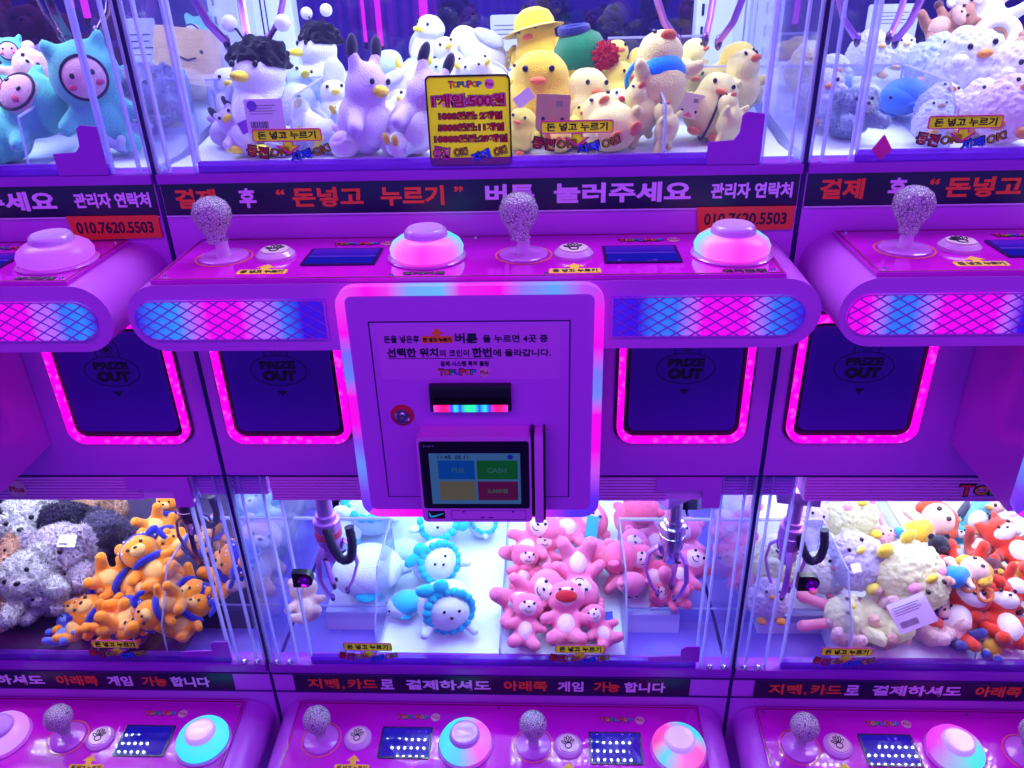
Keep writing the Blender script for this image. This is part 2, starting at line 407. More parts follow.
        txt('OUT', cx, 1.121, yy, .060, .021, TXTD, pd, .08)
        el = lambda k: [(cx+(.050*k)*math.cos(t*PI/20), 1.131+(.030*k)*math.sin(t*PI/20)) for t in range(40)]
        o2 = [(cx+.050*math.cos(t*PI/20), 1.131+.030*math.sin(t*PI/20)) for t in range(40)]
        i2 = [(cx+.0485*math.cos(t*PI/20), 1.131+.0285*math.sin(t*PI/20)) for t in range(40)]
        g = MB().ring(o2, i2, yy, yy+.0005)
        g.prism([(cx-.009,1.091),(cx+.009,1.091),(cx,1.080)], yy, yy+.0005)
        ci = lambda r, n=24: [(cx+r*math.cos(t*2*PI/n), 1.174+r*math.sin(t*2*PI/n)) for t in range(n)]
        g.prism(ci(.006), yy, yy+.0005); g.ring(ci(.011), ci(.0095), yy, yy+.0005)
        g.box(cx-.021, cx-.0195, yy, yy+.0005, 1.158, 1.182); g.box(cx+.0195, cx+.021, yy, yy+.0005, 1.158, 1.182)
        g.tube([(cx-.02, yy, 1.182), (cx-.012, yy, 1.194), (cx, yy, 1.197), (cx+.012, yy, 1.194), (cx+.02, yy, 1.182)], .001, 6)
        g.tube([(cx+.006, yy, 1.197), (cx+.014, yy, 1.206), (cx+.022, yy, 1.203)], .0012, 6)
        g.obj('door_artwork', TXTD, pd, smooth=False)
    # coin stickers on the glass
    def sticker(cx, zt, w, tall=1.):
        h = .019*tall
        st = P(MB().ring(rrect(cx-w/2, cx+w/2, zt-h, zt, .004), rrect(cx-w/2+.0016, cx+w/2-.0016, zt-h+.0016, zt-.0016, .003), -.0048, -.0032), 'window_sticker', PINKS)
        MB().prism(rrect(cx-w/2+.0015, cx+w/2-.0015, zt-h+.0015, zt-.0015, .003), -.0048, -.0042).obj('yellow_field', YEL, st)
        ar = [(cx-.008, zt-h), (cx+.008, zt-h), (cx+.008, zt-h-.006), (cx+.02, zt-h-.006), (cx, zt-h-.020*tall), (cx-.02, zt-h-.006), (cx-.008, zt-h-.006)]
        cz = zt-h-.008*tall; ar2 = [(cx+(px-cx)*.76, cz+(pz-cz)*.78+.001) for px, pz in ar]
        MB().ring(ar, ar2, -.0046, -.0034).obj('arrow_border', PINKS, st)
        MB().prism(ar2, -.0044, -.0036).obj('arrow', YEL, st)
        txt('돈 넣고 누르기', cx, zt-h/2, -.0052, w*.84, h*.62, TXTB, st, .035)
        zz = zt-h-.014*tall
        for s, dx, ww, hh, m, rl, dz in (('동전', -.46, .30, .016, TXTCR, -.18, .0), ('OK!', -.14, .26, .011, YEL, .1, -.001), ('지폐', .16, .30, .014, TXTBL, .2, -.007), ('OK!', .47, .24, .011, YEL, .3, .001)):
            txt(s, cx+dx*w, zz+dz, -.0038, ww*w*1.12, hh*tall*1.2, TXTD, st, .07, rl)
            txt(s, cx+dx*w, zz+dz, -.0046, ww*w, hh*tall, m, st, .02, rl)
    sticker(.2195, 1.537, .106); sticker(.6565, 1.541, .108)
    sticker(.2255, .482, .104, 1.15); sticker(.676, .482, .104, 1.15)
    # barrel lock on the lower glass
    lk = P(MB().prism([(.097,.681),(.124,.681),(.131,.678),(.137,.671),(.138,.662),(.135,.653),(.128,.647),(.120,.645),(.097,.645)], -.016, -.001), 'glass_lock', BLACK)
    o = MB().lathe([(0,.004),(.004,.004),(.0045,.001),(.010,.001),(.0125,.004),(.0125,0),(0,0)], n=24).obj('lock_barrel', mat('lock_violet', (210,70,230), .15, metal=1), lk, (.122, -.016, .663)); o.rotation_euler = FRONT
    return R
# ------------------------------------------------------------------ control console
capsule = lambda x0, x1, z0, z1, n=12: rrect(x0, x1, z0, z1, (z1-z0)/2-.0001, n)
MAG, CYA, BLU, WHT, VIO = (250,0,235), (0,120,245), (8,8,220), (185,105,250), (150,30,235)
GL = {('up',0,'L'): [(0,BLU),(.1,CYA),(.22,(0,150,255)),(.30,WHT),(.38,MAG),(.55,MAG),(.63,WHT),(.70,WHT),(.78,CYA),(.87,BLU),(1,(20,10,215))],
      ('up',0,'R'): [(0,(30,20,225)),(.14,BLU),(.24,CYA),(.34,CYA),(.42,WHT),(.48,MAG),(.70,MAG),(.76,WHT),(.84,CYA),(1,BLU)],
      ('up',-1,'R'): [(0,MAG),(.62,MAG),(.68,WHT),(.74,WHT),(.82,CYA),(.92,(0,140,255)),(1,BLU)],
      ('up',1,'L'): [(0,MAG),(.10,MAG),(.16,WHT),(.22,CYA),(.32,CYA),(.40,WHT),(.46,MAG),(.72,MAG),(.78,WHT),(.85,BLU),(1,BLU)]}
def hand_icon(parent, x, y, z, s):
    g = MB()
    pal = [(x+s*.30*math.cos(t*PI/8), y-s*.25+s*.28*math.sin(t*PI/8), z) for t in range(17)]
    g.tube(pal, s*.045, 6)
    for a, l in ((-58, .42), (-24, .56), (-4, .62), (16, .56), (42, .44)):
        t = math.radians(a); dx, dy = math.sin(t), math.cos(t); bx, by = x+dx*s*.26, y-s*.2+dy*s*.26; px, py = -dy*s*.09, dx*s*.09
        g.tube([(bx+px, by+py, z), (bx+px+dx*s*l, by+py+dy*s*l, z), (bx+dx*s*(l+.1), by+dy*s*(l+.1), z), (bx-px+dx*s*l, by-py+dy*s*l, z), (bx-px, by-py, z)], s*.04, 5)
    return g.obj('hand_icon', TXTD, parent)
BTN = {'mix': [(0,(60,235,245)),(.12,(255,120,235)),(.25,(255,60,225)),(.40,(235,110,250)),(.52,(30,225,240)),(.64,(90,220,250)),(.75,(190,160,250)),(.86,(255,110,230)),(1,(60,235,245))],
       'mix2': [(0,(250,70,190)),(.10,(255,70,210)),(.22,(250,130,240)),(.34,(60,240,215)),(.46,(60,205,245)),(.60,(40,190,240)),(.74,(60,220,235)),(.88,(250,110,200)),(1,(250,70,190))],
       'lilac': [(0,(170,70,225)),(.5,(190,85,235)),(1,(170,70,225))], 'cyan': [(0,(30,225,250)),(.5,(60,235,250)),(1,(30,225,250))],
       'lowmix': [(0,(40,220,225)),(.10,(60,225,235)),(.22,(90,200,240)),(.36,(240,110,230)),(.5,(225,120,245)),(.62,(240,90,235)),(.80,(60,225,220)),(.90,(0,230,220)),(1,(40,220,225))],
       'lowmix2': [(0,(255,70,170)),(.12,(60,215,235)),(.26,(255,120,220)),(.42,(250,90,200)),(.55,(30,215,230)),(.72,(40,200,240)),(.85,(255,70,200)),(1,(255,70,170))],
       'halfcy': [(0,(60,235,225)),(.12,(60,235,225)),(.3,(210,150,250)),(.7,(215,130,250)),(.85,(190,170,250)),(1,(60,235,225))],
       'rt': [(0,(215,60,230)),(.3,(60,230,215)),(.45,(60,225,230)),(.6,(235,70,235)),(1,(230,60,230))]}
def build_console(i, level, where, btns):
    z = 1.362 if level == 'up' else .300
    nm = 'upper' if level == 'up' else 'lower'
    R = empty('control_console', nm + ' magenta joystick console with rounded ends ' + where, 'control console', (i+.5, 0, z), nm + ' row of joystick consoles')
    if level == 'low': R.rotation_euler = (math.radians(3.5), 0, 0)
    o_ = (-.5, 0, 0); P = lambda mb, n, m, **k: mb.obj(n, m, R, o_, **k)
    P(MB().prism(capsule(.012, .988, -.102, 0), -.199, -.0015), 'console_body', BODY)
    P(MB().prism([(.055,-.195),(.935,-.195),(.935,-.006),(.055,-.006)], 0.0003, .006, 'Z'), 'top_plate', REDP)
    P(MB().ring([(.058,-.192),(.932,-.192),(.932,-.009),(.058,-.009)], [(.0605,-.1895),(.9295,-.1895),(.9295,-.0115),(.0605,-.0115)], .006, .0066, 'Z'), 'plate_groove', mat('groove_wine', (120,8,80), .4), smooth=False)
    for x, y in ((.07,-.18),(.5,-.018),(.92,-.18),(.07,-.018),(.92,-.018),(.395,-.186),(.61,-.186)):
        P(MB().lathe([(.0035,0),(.003,.0018),(0,.0022)], (x, y, .006), 10), 'plate_screw', CHROME)
    # grilles with lit diffuser
    for side, x0, x1 in (('L', .023, .300), ('R', .700, .966)):
        z0, z1 = -.083, -.023; r = .030; zc = (z0+z1)/2
        if side == 'L':
            out = [(x1, z0), (x1, z1)] + [(x0+r+r*math.cos(t), zc+r*math.sin(t)) for t in [PI/2+PI*k/14 for k in range(15)]]
        else:
            out = [(x0, z1), (x0, z0)] + [(x1-r+r*math.cos(t), zc+r*math.sin(t)) for t in [-PI/2+PI*k/14 for k in range(15)]]
        stops = GL.get((level, i, side), GL[('up',0,side)])
        d = P(MB().prism(out, -.2005, -.1985), 'lit_grille_panel', ledmat('grille_glow_%s_%d_%s' % (level, i, side), stops, .95))
        gm = MB(); st = .0262; sl = .0185/.0262*1.0
        def inside(x, zz):
            if not (z0 <= zz <= z1 and x0 <= x <= x1): return False
            if side == 'L' and x < x0+r: return (x-x0-r)**2+(zz-zc)**2 <= r*r
            if side == 'R' and x > x1-r: return (x-x1+r)**2+(zz-zc)**2 <= r*r
            return True
        for sg in (1, -1):
            k = -4
            while x0 + k*st < x1+.1:
                pts = []
                for q in range(61):
                    zz = z0+(z1-z0)*q/60; xx = x0+k*st+sg*(zz-zc)/.62
                    if inside(xx, zz): pts.append((xx, -.2022, zz))
                if len(pts) > 2: gm.tube([pts[0], pts[-1]], .0011, 5)
                k += 1
        gm.obj('grille_mesh', mat('grille_violet', (150,70,215), .35), d)
        o1 = out; 
        cxm = sum(p[0] for p in out)/len(out)
        inn = [(cxm+(px-cxm)*.99, zc+(pz-zc)*.965) for px, pz in out]
        MB().ring(out, inn, -.2035, -.2005).obj('grille_rim', BODY, d)
    # joysticks
    for x, y in ((.127,-.100),(.577,-.105)):
        b = P(MB().lathe([(0,.006),(.036,.006),(.036,.009),(.033,.0105),(.012,.0105),(0,.0105)], (x, y, 0)), 'joystick', mat('base_disc', (214,110,226), .15, coat=.5))
        MB().ring([(x+.042*math.cos(t*PI/24), y+.042*math.sin(t*PI/24)) for t in range(48)], [(x+.040*math.cos(t*PI/24), y+.040*math.sin(t*PI/24)) for t in range(48)], .0064, .0069, 'Z').obj('printed_ring', mat('ring_orange', (240,110,60), .5), b)
        MB().lathe([(.012,.010),(.010,.014),(.009,.032),(.011,.034)], (x, y, 0)).obj('stem', mat('clear_stem', (245,190,245), .05, alpha=.6), b)
        hx = (-.006 if i == 0 else 0) if level == 'up' else .0
        MB().lathe([(0,.030),(.013,.031),(.014,.038),(.0165,.046),(.0235,.056),(.0282,.068),(.0282,.078),(.0235,.089),(.013,.0965),(0,.099)], (x+hx, y, 0), 40).obj('crackled_knob', CRACK, b)
    # hand buttons
    for x, y in ((.205,-.098),(.650,-.108)):
        b = P(MB().lathe([(0,.006),(.029,.006),(.029,.011),(.025,.015),(.023,.0165),(0,.017)], (x, y, 0)), 'push_button', mat('clear_button', (230,170,230), .1, coat=.6))
        MB().lathe([(0,.017),(.0205,.017),(.020,.0185),(0,.0187)], (x, y, 0)).obj('button_cap', mat('cap_cream', (240,205,215), .25), b)
        hand_icon(b, x, y, .019, .022)
        L = MB().prism(rrect(x-.036, x+.036, y-.076, y-.058, .003), .006, .0066, 'Z'); L.prism([(x-.006,y-.058),(x+.006,y-.058),(x+.006,y-.050),(x+.014,y-.050),(x,y-.036),(x-.014,y-.050),(x-.006,y-.050)], .006, .0066, 'Z')
        lb = P(L, 'insert_label', YELO)
        txttop('돈 넣고 누르기', x, y-.067, .0069, .062, .011, TXTB, lb, .035)
    # displays
    for x, y in ((.308,-.105),(.748,-.110)):
        s = P(MB().prism(rrect(x-.055, x+.055, y-.037, y+.037, .003), .006, .0085, 'Z'), 'display', mat('display_bezel', (30,10,80), .2))
        MB().prism(rrect(x-.050, x+.050, y-.033, y+.033, .002), .0085, .0089, 'Z').obj('display_screen', mat('display_blue', (14,16,90), .02, emit=(24,20,200), es=.55, coat=.6), s)
        lg = P(MB().prism([(x-.002,-.051),(x+.002,-.051),(x+.002,-.05),(x-.002,-.05)], .006, .0062, 'Z'), 'plate_logo', REDP)
        logo(lg, x+.02, -.043, .0067, .095, .013, True)
    # large lit buttons
    for k, (x, y, word) in enumerate(((.435,-.108,'집게버튼'),(.877,-.112,'위치변경'))):
        b = P(MB().lathe([(0,.006),(.057,.006),(.058,.008),(.056,.0095),(0,.0095)], (x, y, 0), 48), 'lit_button', mat('button_flange', (225,120,225), .15, coat=.5))
        ring = MB().lathe([(.030,.0095),(.046,.0095),(.053,.014),(.054,.022),(.050,.030),(.040,.037),(.030,.040)], n=48).obj('glowing_ring', ledmat('button_glow_'+btns[k], BTN[btns[k]], 1.05, radial=True), b, (x, y, 0))
        if level == 'low' and k == 1 or btns[k] in ('cyan','rt'):
            cm = mat('cap_lit', (240,200,250), .15, emit=(215,190,255), es=.35, coat=.5)
        else: cm = mat('cap_violet', (226,168,240), .15, coat=.5)
        MB().lathe([(.032,.039),(.031,.045),(.029,.049),(.026,.051),(.022,.050),(0,.050)], (x, y, 0), 40).obj('button_cap', cm, b)
        lb = P(MB().prism([(x-.004,y-.064),(x+.004,y-.064),(x+.004,y-.0635),(x-.004,y-.0635)], .006, .0062, 'Z'), 'button_caption', TXTD)
        txttop(word, x+.004, y-.070, .0067, .060, .012, TXTD, lb, .05)
    return R
# crackled clear plastic for the joystick knobs
def crack():
    m = bpy.data.materials.new('crackled_clear'); m.use_nodes = True; nt = m.node_tree; N = nt.nodes; L = nt.links
    b = N['Principled BSDF']; b.inputs['Base Color'].default_value = (.95, .85, 1, 1); b.inputs['Roughness'].default_value = .08
    b.inputs['Transmission Weight'].default_value = .55; b.inputs['IOR'].default_value = 1.35
    tc = N.new('ShaderNodeTexCoord'); v = N.new('ShaderNodeTexVoronoi'); v.feature = 'DISTANCE_TO_EDGE'; v.inputs['Scale'].default_value = 215
    L.new(tc.outputs['Object'], v.inputs['Vector'])
    r = N.new('ShaderNodeValToRGB'); r.color_ramp.elements[0].position = .02; r.color_ramp.elements[1].position = .10
    r.color_ramp.elements[0].color = (.10, .02, .22, 1); r.color_ramp.elements[1].color = (1, .95, 1, 1)
    L.new(v.outputs['Distance'], r.inputs['Fac']); L.new(r.outputs['Color'], b.inputs['Base Color'])
    bp = N.new('ShaderNodeBump'); bp.inputs['Strength'].default_value = 1; bp.inputs['Distance'].default_value = .002
    L.new(v.outputs['Distance'], bp.inputs['Height']); L.new(bp.outputs['Normal'], b.inputs['Normal'])
    return m
CRACK = crack()
# ------------------------------------------------------------------ payment kiosk
def build_kiosk(i, where):
    R = empty('payment_kiosk', 'square pink payment box with glowing rim ' + where, 'payment kiosk', (i+.505, 0, .975), 'payment boxes on the machine fronts')
    o_ = (-.505, 0, -.975); P = lambda mb, n, m, **k: mb.obj(n, m, R, o_, **k)
    P(MB().prism([(-.0015,.977),(-.2005,.977),(-.2005,1.258),(-.0015,1.258)], .322, .686, 'X'), 'kiosk_body', BODY)
    fr = rrect(.332, .676, .990, 1.3495, .010)
    P(MB().prism(fr, -.2165, -.2035), 'front_plate', WALLM)
    ox0, ox1, oz0, oz1, w = .3185, .6895, .976, 1.3635, .0135
    out = rrect(ox0, ox1, oz0, oz1, .028); inn = rrect(ox0+w, ox1-w, oz0+w, oz1-w, .010)
    g = MB(); g.ring(out, inn, -.2175, -.2035)
    top = ledmat('kiosk_rim_top', [(0,(225,90,240)),(.12,MAG),(.2,(240,60,235)),(.28,(110,170,245)),(.40,(90,190,250)),(.47,(235,40,230)),(.62,MAG),(.70,(150,120,245)),(.82,(80,170,245)),(.92,(190,80,240)),(1,(190,60,240))], .95)
    side1 = ledmat('kiosk_rim_left', [(0,(90,40,235)),(.12,(120,60,240)),(.25,(90,150,250)),(.36,(130,80,245)),(.44,MAG),(.56,MAG),(.64,(90,130,245)),(.74,(110,110,245)),(.82,MAG),(1,(235,80,240))], .95, axis='Z')
    side2 = ledmat('kiosk_rim_right', [(0,(80,30,235)),(.10,(90,40,235)),(.22,(200,80,240)),(.32,MAG),(.48,MAG),(.56,(100,140,250)),(.66,(120,120,245)),(.76,MAG),(.9,(245,30,235)),(1,(190,70,240))], .95, axis='Z')
    bot = ledmat('kiosk_rim_bottom', [(0,(235,60,240)),(.2,MAG),(.6,MAG),(.78,(200,40,240)),(.88,(80,50,240)),(1,(70,40,235))], .95)
    me = g.mesh('led_rim')
    for q in (top, side1, side2, bot): me.materials.append(None)
    for p in me.polygons:
        c = p.center; dl, dr, dt, db = c.x-ox0, ox1-c.x, oz1-c.z, c.z-oz0
        k = min((dt, 0), (dl, 1), (dr, 2), (db, 3))[1]; p.material_index = k
    link('led_rim', me, (top, side1, side2, bot), R, o_)
    d = P(MB().prism([(.3612,1.0145),(.6435,1.0145),(.6435,1.3122),(.3612,1.3122)], -.2172, -.2165), 'door_gap', SEAM)
    dr = P(MB().box(.3635, .6415, -.2185, -.2170, 1.0165, 1.3105, .0005), 'kiosk_door', WALLM)
    s = P(MB().prism(rrect(.373, .629, 1.222, 1.306, .002), -.2192, -.2186), 'notice_sticker', mat('notice_lilac', (214,112,228), .25))
    y = -.2196
    def t(ss, x0, x1, z, h, m=TXTD, b=.02): txt(ss, (x0+x1)/2, z, y, x1-x0, h, m, s, b)
    z1 = 1.286
    t('돈을 넣은후', .382, .432, z1, .0115); t('버튼', .482, .514, z1+.001, .0155, b=.035); t('을 누르면 4곳 중', .521, .612, z1, .0115)
    MB().prism(rrect(.435, .479, z1-.006, z1+.0045, .002), -.2198, -.2192).obj('orange_tab', mat('tab_orange', (245,130,40), .5), s)
    MB().prism([(.453,z1+.0045),(.461,z1+.0045),(.461,z1+.008),(.466,z1+.008),(.457,z1+.0165),(.448,z1+.008),(.453,z1+.008)], -.2198, -.2192).obj('orange_arrow', mat('tab_orange'), s)
    txt('돈 넣고 누르기', .457, z1-.0008, -.2202, .040, .0065, TXTB, s, .04)
    z2 = 1.265
    t('선택한 위치', .384, .457, z2, .0145, b=.035); t('의 코인이', .459, .501, z2-.001, .011); t('한번', .505, .533, z2, .0145, b=.035); t('에 올라갑니다.', .535, .616, z2-.001, .0115)
    MB().box(.384, .535, -.2197, -.2193, z2-.0095, z2-.0088).obj('underline', TXTD, s)
    t('결제 시스템 특허 출원', .459, .528, 1.2475, .008)
    logo(s, .493, -.2196, 1.234, .075, .0105)
    ba = P(MB().box(.441, .559, -.2305, -.2186, 1.1745, 1.2165, .002), 'bill_acceptor', BLACK)
    MB().prism([(.446,1.181),(.554,1.181),(.552,1.198),(.448,1.198)], -.2312, -.2303).obj('acceptor_slot', mat('slot_black', (3,2,8), .2), ba)
    MB().box(.446, .554, -.234, -.2295, 1.176, 1.1865, .0015).obj('acceptor_light', ledmat('acceptor_glow', [(0,(200,60,200)),(.1,(255,20,110)),(.18,(255,20,110)),(.25,(20,60,230)),(.30,(0,220,255)),(.36,(10,60,225)),(.44,(0,225,150)),(.54,(0,240,160)),(.62,(10,60,225)),(.69,(0,220,255)),(.75,(20,60,230)),(.83,(255,20,110)),(.91,(255,20,110)),(1,(200,60,200))], 1.3), ba)
    kb = MB().lathe([(0,.001),(.0175,.001),(.0175,0),(0,0)], n=32).obj('key_lock', mat('lock_red', (200,24,60), .4), R, (.397-.505, -.2186, 1.163-.975)); kb.rotation_euler = FRONT
    MB().lathe([(0,.0045),(.004,.005),(.0045,.002),(.0085,.002),(.0115,.006),(.012,.001)], n=28).obj('lock_barrel', CHROME, kb)
    # card terminal standing proud of the box
    T = empty('card_terminal', 'white card payment terminal with four-tile touch screen ' + where, 'card terminal', (i+.5, -.2186, .99), 'card terminals on the payment boxes')
    o_ = (-.5, .2186, -.99); P = lambda mb, n, m, **k: mb.obj(n, m, T, o_, **k)
    TB = mat('terminal_shell', (224,120,226), .25, coat=.3)
    P(MB().prism(rrect(.4195, .5865, .992, 1.1445, .007), -.2505, -.2188), 'terminal_body', TB)
    P(MB().prism(rrect(.423, .5835, 1.018, 1.137, .004), -.2515, -.2504), 'bezel', mat('bezel_black', (8,6,30), .12, coat=.6))
    sc = P(MB().box(.4365, .5705, -.2522, -.2515, 1.027, 1.117), 'touch_screen', mat('screen_pale', (20,40,60), .08, emit=(70,130,195), es=.36, coat=.6))
    for x0, x1, z0, z1, c, nn in ((.449,.503,1.072,1.105,(0,84,205),'blue'),(.5065,.5665,1.072,1.105,(8,104,50),'green'),(.449,.503,1.034,1.068,(120,112,96),'olive'),(.5065,.5665,1.034,1.068,(110,22,90),'plum')):
        MB().box(x0, x1, -.2525, -.2521, z0, z1).obj('menu_tile', mat('tile_'+nn, (6,6,14), .1, emit=c, es=.38), sc, )
    txt('CASH', .536, 1.088, -.2528, .028, .008, mat('tile_text', (30,60,80), .3, emit=(60,130,90), es=.3), sc, .01)
    txt('카드', .478, 1.088, -.2528, .020, .009, mat('tile_text'), sc, .01)
    txt('2,000원', .536, 1.051, -.2528, .030, .008, mat('tile_text'), sc, .01)
    txt('11:45  05.11', .472, 1.111, -.2526, .045, .006, TXTD, sc, .01)
    MB().lathe([(0,.0003),(.0042,.0003),(.0042,0),(0,0)], n=20).obj('help_dot', mat('help_blue', (10,20,90), .3, emit=(20,30,150), es=.5), sc, (.556, -.2523, 1.111)).rotation_euler = FRONT
    txt('Smart', .437, 1.130, -.2519, .016, .004, mat('bezel_grey', (110,110,160), .4), T, .0).location = Vector((.437, -.2519, 1.130))+Vector(o_)
    b = P(MB().box(.4275, .4535, -.2512, -.2504, .9985, 1.0125), 'reader_badge', mat('bezel_black'))
    MB().tube([(.4295,-.2517,1.0095),(.4315,-.2517,1.0025),(.436,-.2517,1.0025),(.444,-.2517,1.0055),(.4515,-.2517,1.0085)], [.0008,.0018,.0016,.001,.0005], 6, flat=.4).obj('teal_swoosh', mat('teal_line', (20,140,160), .3, emit=(20,150,170), es=.7), b)
    g = MB().ring(rrect(.4635, .5775, .9965, 1.0135, .002), rrect(.4642, .5768, .9972, 1.0128, .0015), -.2509, -.2504)
    g.box(.508, .514, -.2509, -.2504, .9995, 1.0015).box(.520, .527, -.2509, -.2504, .9995, 1.0015).box(.481, .484, -.2509, -.2504, 1.010, 1.0125).box(.556, .559, -.2509, -.2504, 1.010, 1.0125)
    P(g, 'paper_cover_outline', DARKRIB, smooth=False)
    sd = P(MB().box(.591, .6045, -.246, -.2186, .986, 1.143, .003), 'card_swipe_rail', TB)
    MB().box(.6045, .6075, -.240, -.2186, .988, 1.146).obj('swipe_slot', BLACK, sd)
    P(MB().box(.5865, .591, -.236, -.2188, .992, 1.146), 'rail_gap', BLACK)
    return R
WH = {-1: 'at the left side of the picture', 0: 'in the middle of the picture', 1: 'at the right side of the picture'}
for i in (-1, 0, 1):
    build_machine(i, {-1: 'at left, with fluffy and orange plush in its lower bay', 0: 'in the middle, with pink bears in its lower bay', 1: 'at right, with cream and red plush in its lower bay'}[i],
                  {-1: VELVET, 0: WHITEP, 1: WHITEP}[i], '')
    build_console(i, 'up', {-1: 'on the left machine', 0: 'either side of the middle payment box', 1: 'on the right machine'}[i], {-1: ('mix','lilac'), 0: ('mix','mix'), 1: ('mix','mix')}[i])
    build_console(i, 'low', {-1: 'at the bottom left corner', 0: 'at the bottom middle', 1: 'at the bottom right corner'}[i], {-1: ('halfcy','cyan'), 0: ('lowmix','lowmix2'), 1: ('rt','mix')}[i])
    build_kiosk(i, {-1: 'on the left machine', 0: 'on the middle machine', 1: 'on the right machine'}[i])
# ------------------------------------------------------------------ plush toys
FUR = {}
def fur(rgb, fluffy=False, knit=False):
    k = (rgb, fluffy, knit)
    if k not in FUR:
        FUR[k] = mat('plush_%d_%d_%d%s' % (*rgb, '_fluffy' if fluffy else '_knit' if knit else ''), rgb, .95, sheen=.35, spec=.15, bump=((30, .35, .006) if fluffy else (70, .6, .006)), noisecol=.10 if fluffy else .04, transl=.45 if fluffy else 0)
    return FUR[k]
def blob(name, parts, vox=.03, fluffy=0, smooth=6, tuft=None):
    """parts: ('e', centre, radii) or ('c', a, b, ra, rb): sewn shapes grown together into one skin"""
    m = MB()
    for p in parts:
        if p[0] == 'e': m.ell(p[1], p[2], 3, p[3] if len(p) > 3 else None)
        else:
            a, b, ra, rb = Vector(p[1]), Vector(p[2]), p[3], p[4]
            n = 7
            for k in range(n): m.ell(a.lerp(b, k/(n-1)), ra+(rb-ra)*k/(n-1), 2)
    me = m.mesh('tmp'); o = bpy.data.objects.new('tmp', me); C.objects.link(o)
    md = o.modifiers.new('r', 'REMESH'); md.mode = 'VOXEL'; md.voxel_size = vox
    sm = o.modifiers.new('s', 'SMOOTH'); sm.factor = .5; sm.iterations = smooth
    dg = bpy.context.evaluated_depsgraph_get(); out = bpy.data.meshes.new_from_object(o.evaluated_get(dg))
    bpy.data.objects.remove(o); bpy.data.meshes.remove(me); out.name = name; out.materials.clear()
    for v in out.vertices:
        n = noise.noise(v.co*5)*.018
        if fluffy: n += fluffy*(noise.noise(v.co*16)*.5+noise.noise(v.co*38)*.45)
        v.co += v.normal*n
    for p in out.polygons: p.use_smooth = True
    if tuft:
        NB = []; n, ln = tuft; rnd = random.Random(5); ps = out.polygons; bm = bmesh.new(); bm.from_mesh(out)
        for k in range(n):
            q = ps[rnd.randrange(len(ps))]; nn = (q.normal+Vector((rnd.uniform(-.7,.7), rnd.uniform(-.7,.7), rnd.uniform(-.9,.35)))).normalized()
            c = q.center-q.normal*.006; u = nn.orthogonal().normalized(); w_ = nn.cross(u); a = rnd.uniform(0, 6.28); u = (u*math.cos(a)+w_*math.sin(a))*.008
            L_ = ln*rnd.uniform(.4, 1.0); f = bm.faces.new((bm.verts.new(c-u), bm.verts.new(c+u), bm.verts.new(c+nn*L_+u*.2), bm.verts.new(c+nn*L_-u*.2))); f.smooth = True; NB += [q.normal.copy()]*4
        nv = len(out.vertices); vn = [v.normal.copy() for v in out.vertices]; bm.to_mesh(out); bm.free()
        nrm = vn+NB; out.normals_split_custom_set_from_vertices(nrm[:len(out.vertices)])
    return out
E3 = lambda *a: ('e', *a)
CP = lambda *a: ('c', *a)
KINDS = {}
def small(name, builder): return builder.mesh(name)
def eyes(dx, y, z, r=.03):
    return [('eye', small('eye', MB().ell((s*dx, y, z), (r, r*.6, r*1.1), 2)), 'eye') for s in (-1, 1)]
def ring_mesh(name, c, R, r, n=28, tilt=0, sy=1):
    pts = [(c[0]+R*math.cos(t*2*PI/n), c[1]+R*sy*math.sin(t*2*PI/n)*math.cos(tilt), c[2]+R*math.sin(t*2*PI/n)*math.sin(tilt)) for t in range(n+1)]
    return MB().tube(pts, r, 8).mesh(name)
def K_bear():
    B = blob('bear_body', [E3((0,0,-.12),(.25,.21,.27)), E3((0,-.02,.33),(.30,.26,.26)), CP((.18,-.03,.05),(.36,-.16,-.05),.10,.085), CP((-.18,-.03,.05),(-.36,-.16,-.05),.10,.085), CP((.13,-.05,-.28),(.25,-.36,-.33),.12,.105), CP((-.13,-.05,-.28),(-.25,-.36,-.33),.12,.105)])
    L = [('body', B, 'main')]
    for s in (-1, 1): L.append(('ear', blob('bear_ear', [E3((s*.21,0,.56),(.095,.06,.095))], .02), 'main'))
    L += [('belly', small('belly', MB().ell((0,-.10,-.12),(.17,.14,.2))), 'belly'), ('muzzle', small('muzzle', MB().ell((0,-.23,.29),(.13,.09,.10))), 'belly'), ('nose', small('nose', MB().ell((0,-.32,.33),(.035,.02,.025),2)), 'eye')]
    return L+eyes(.12,-.255,.38)
def K_monkey():   # long-limbed pink animal with pale face mask
    B = blob('limbed_body', [E3((0,0,-.15),(.22,.19,.25)), E3((0,-.02,.32),(.30,.25,.25)), CP((.16,-.03,.02),(.31,-.17,-.05),.10,.09), CP((-.16,-.03,.02),(-.31,-.17,-.05),.10,.09), CP((.12,-.05,-.28),(.21,-.27,-.36),.125,.115), CP((-.12,-.05,-.28),(-.21,-.27,-.36),.125,.115)])
    L = [('body', B, 'main')]
    for s in (-1, 1): L.append(('ear', blob('round_ear', [E3((s*.28,.02,.42),(.08,.05,.085))], .02), 'main'))
    L += [('belly', small('belly', MB().ell((0,-.09,-.14),(.15,.13,.19))), 'belly'), ('face_mask', small('mask', MB().ell((0,-.12,.30),(.20,.17,.17))), 'belly'), ('nose', small('nose', MB().ell((0,-.295,.29),(.03,.02,.02),2)), 'eye')]
    L.append(('smile', MB().tube([(-.06,-.285,.22),(-.03,-.285,.195),(0,-.285,.19),(.03,-.285,.195),(.06,-.285,.22)], .008, 5).mesh('smile'), 'eye'))
    return L+eyes(.09,-.275,.36,.026)
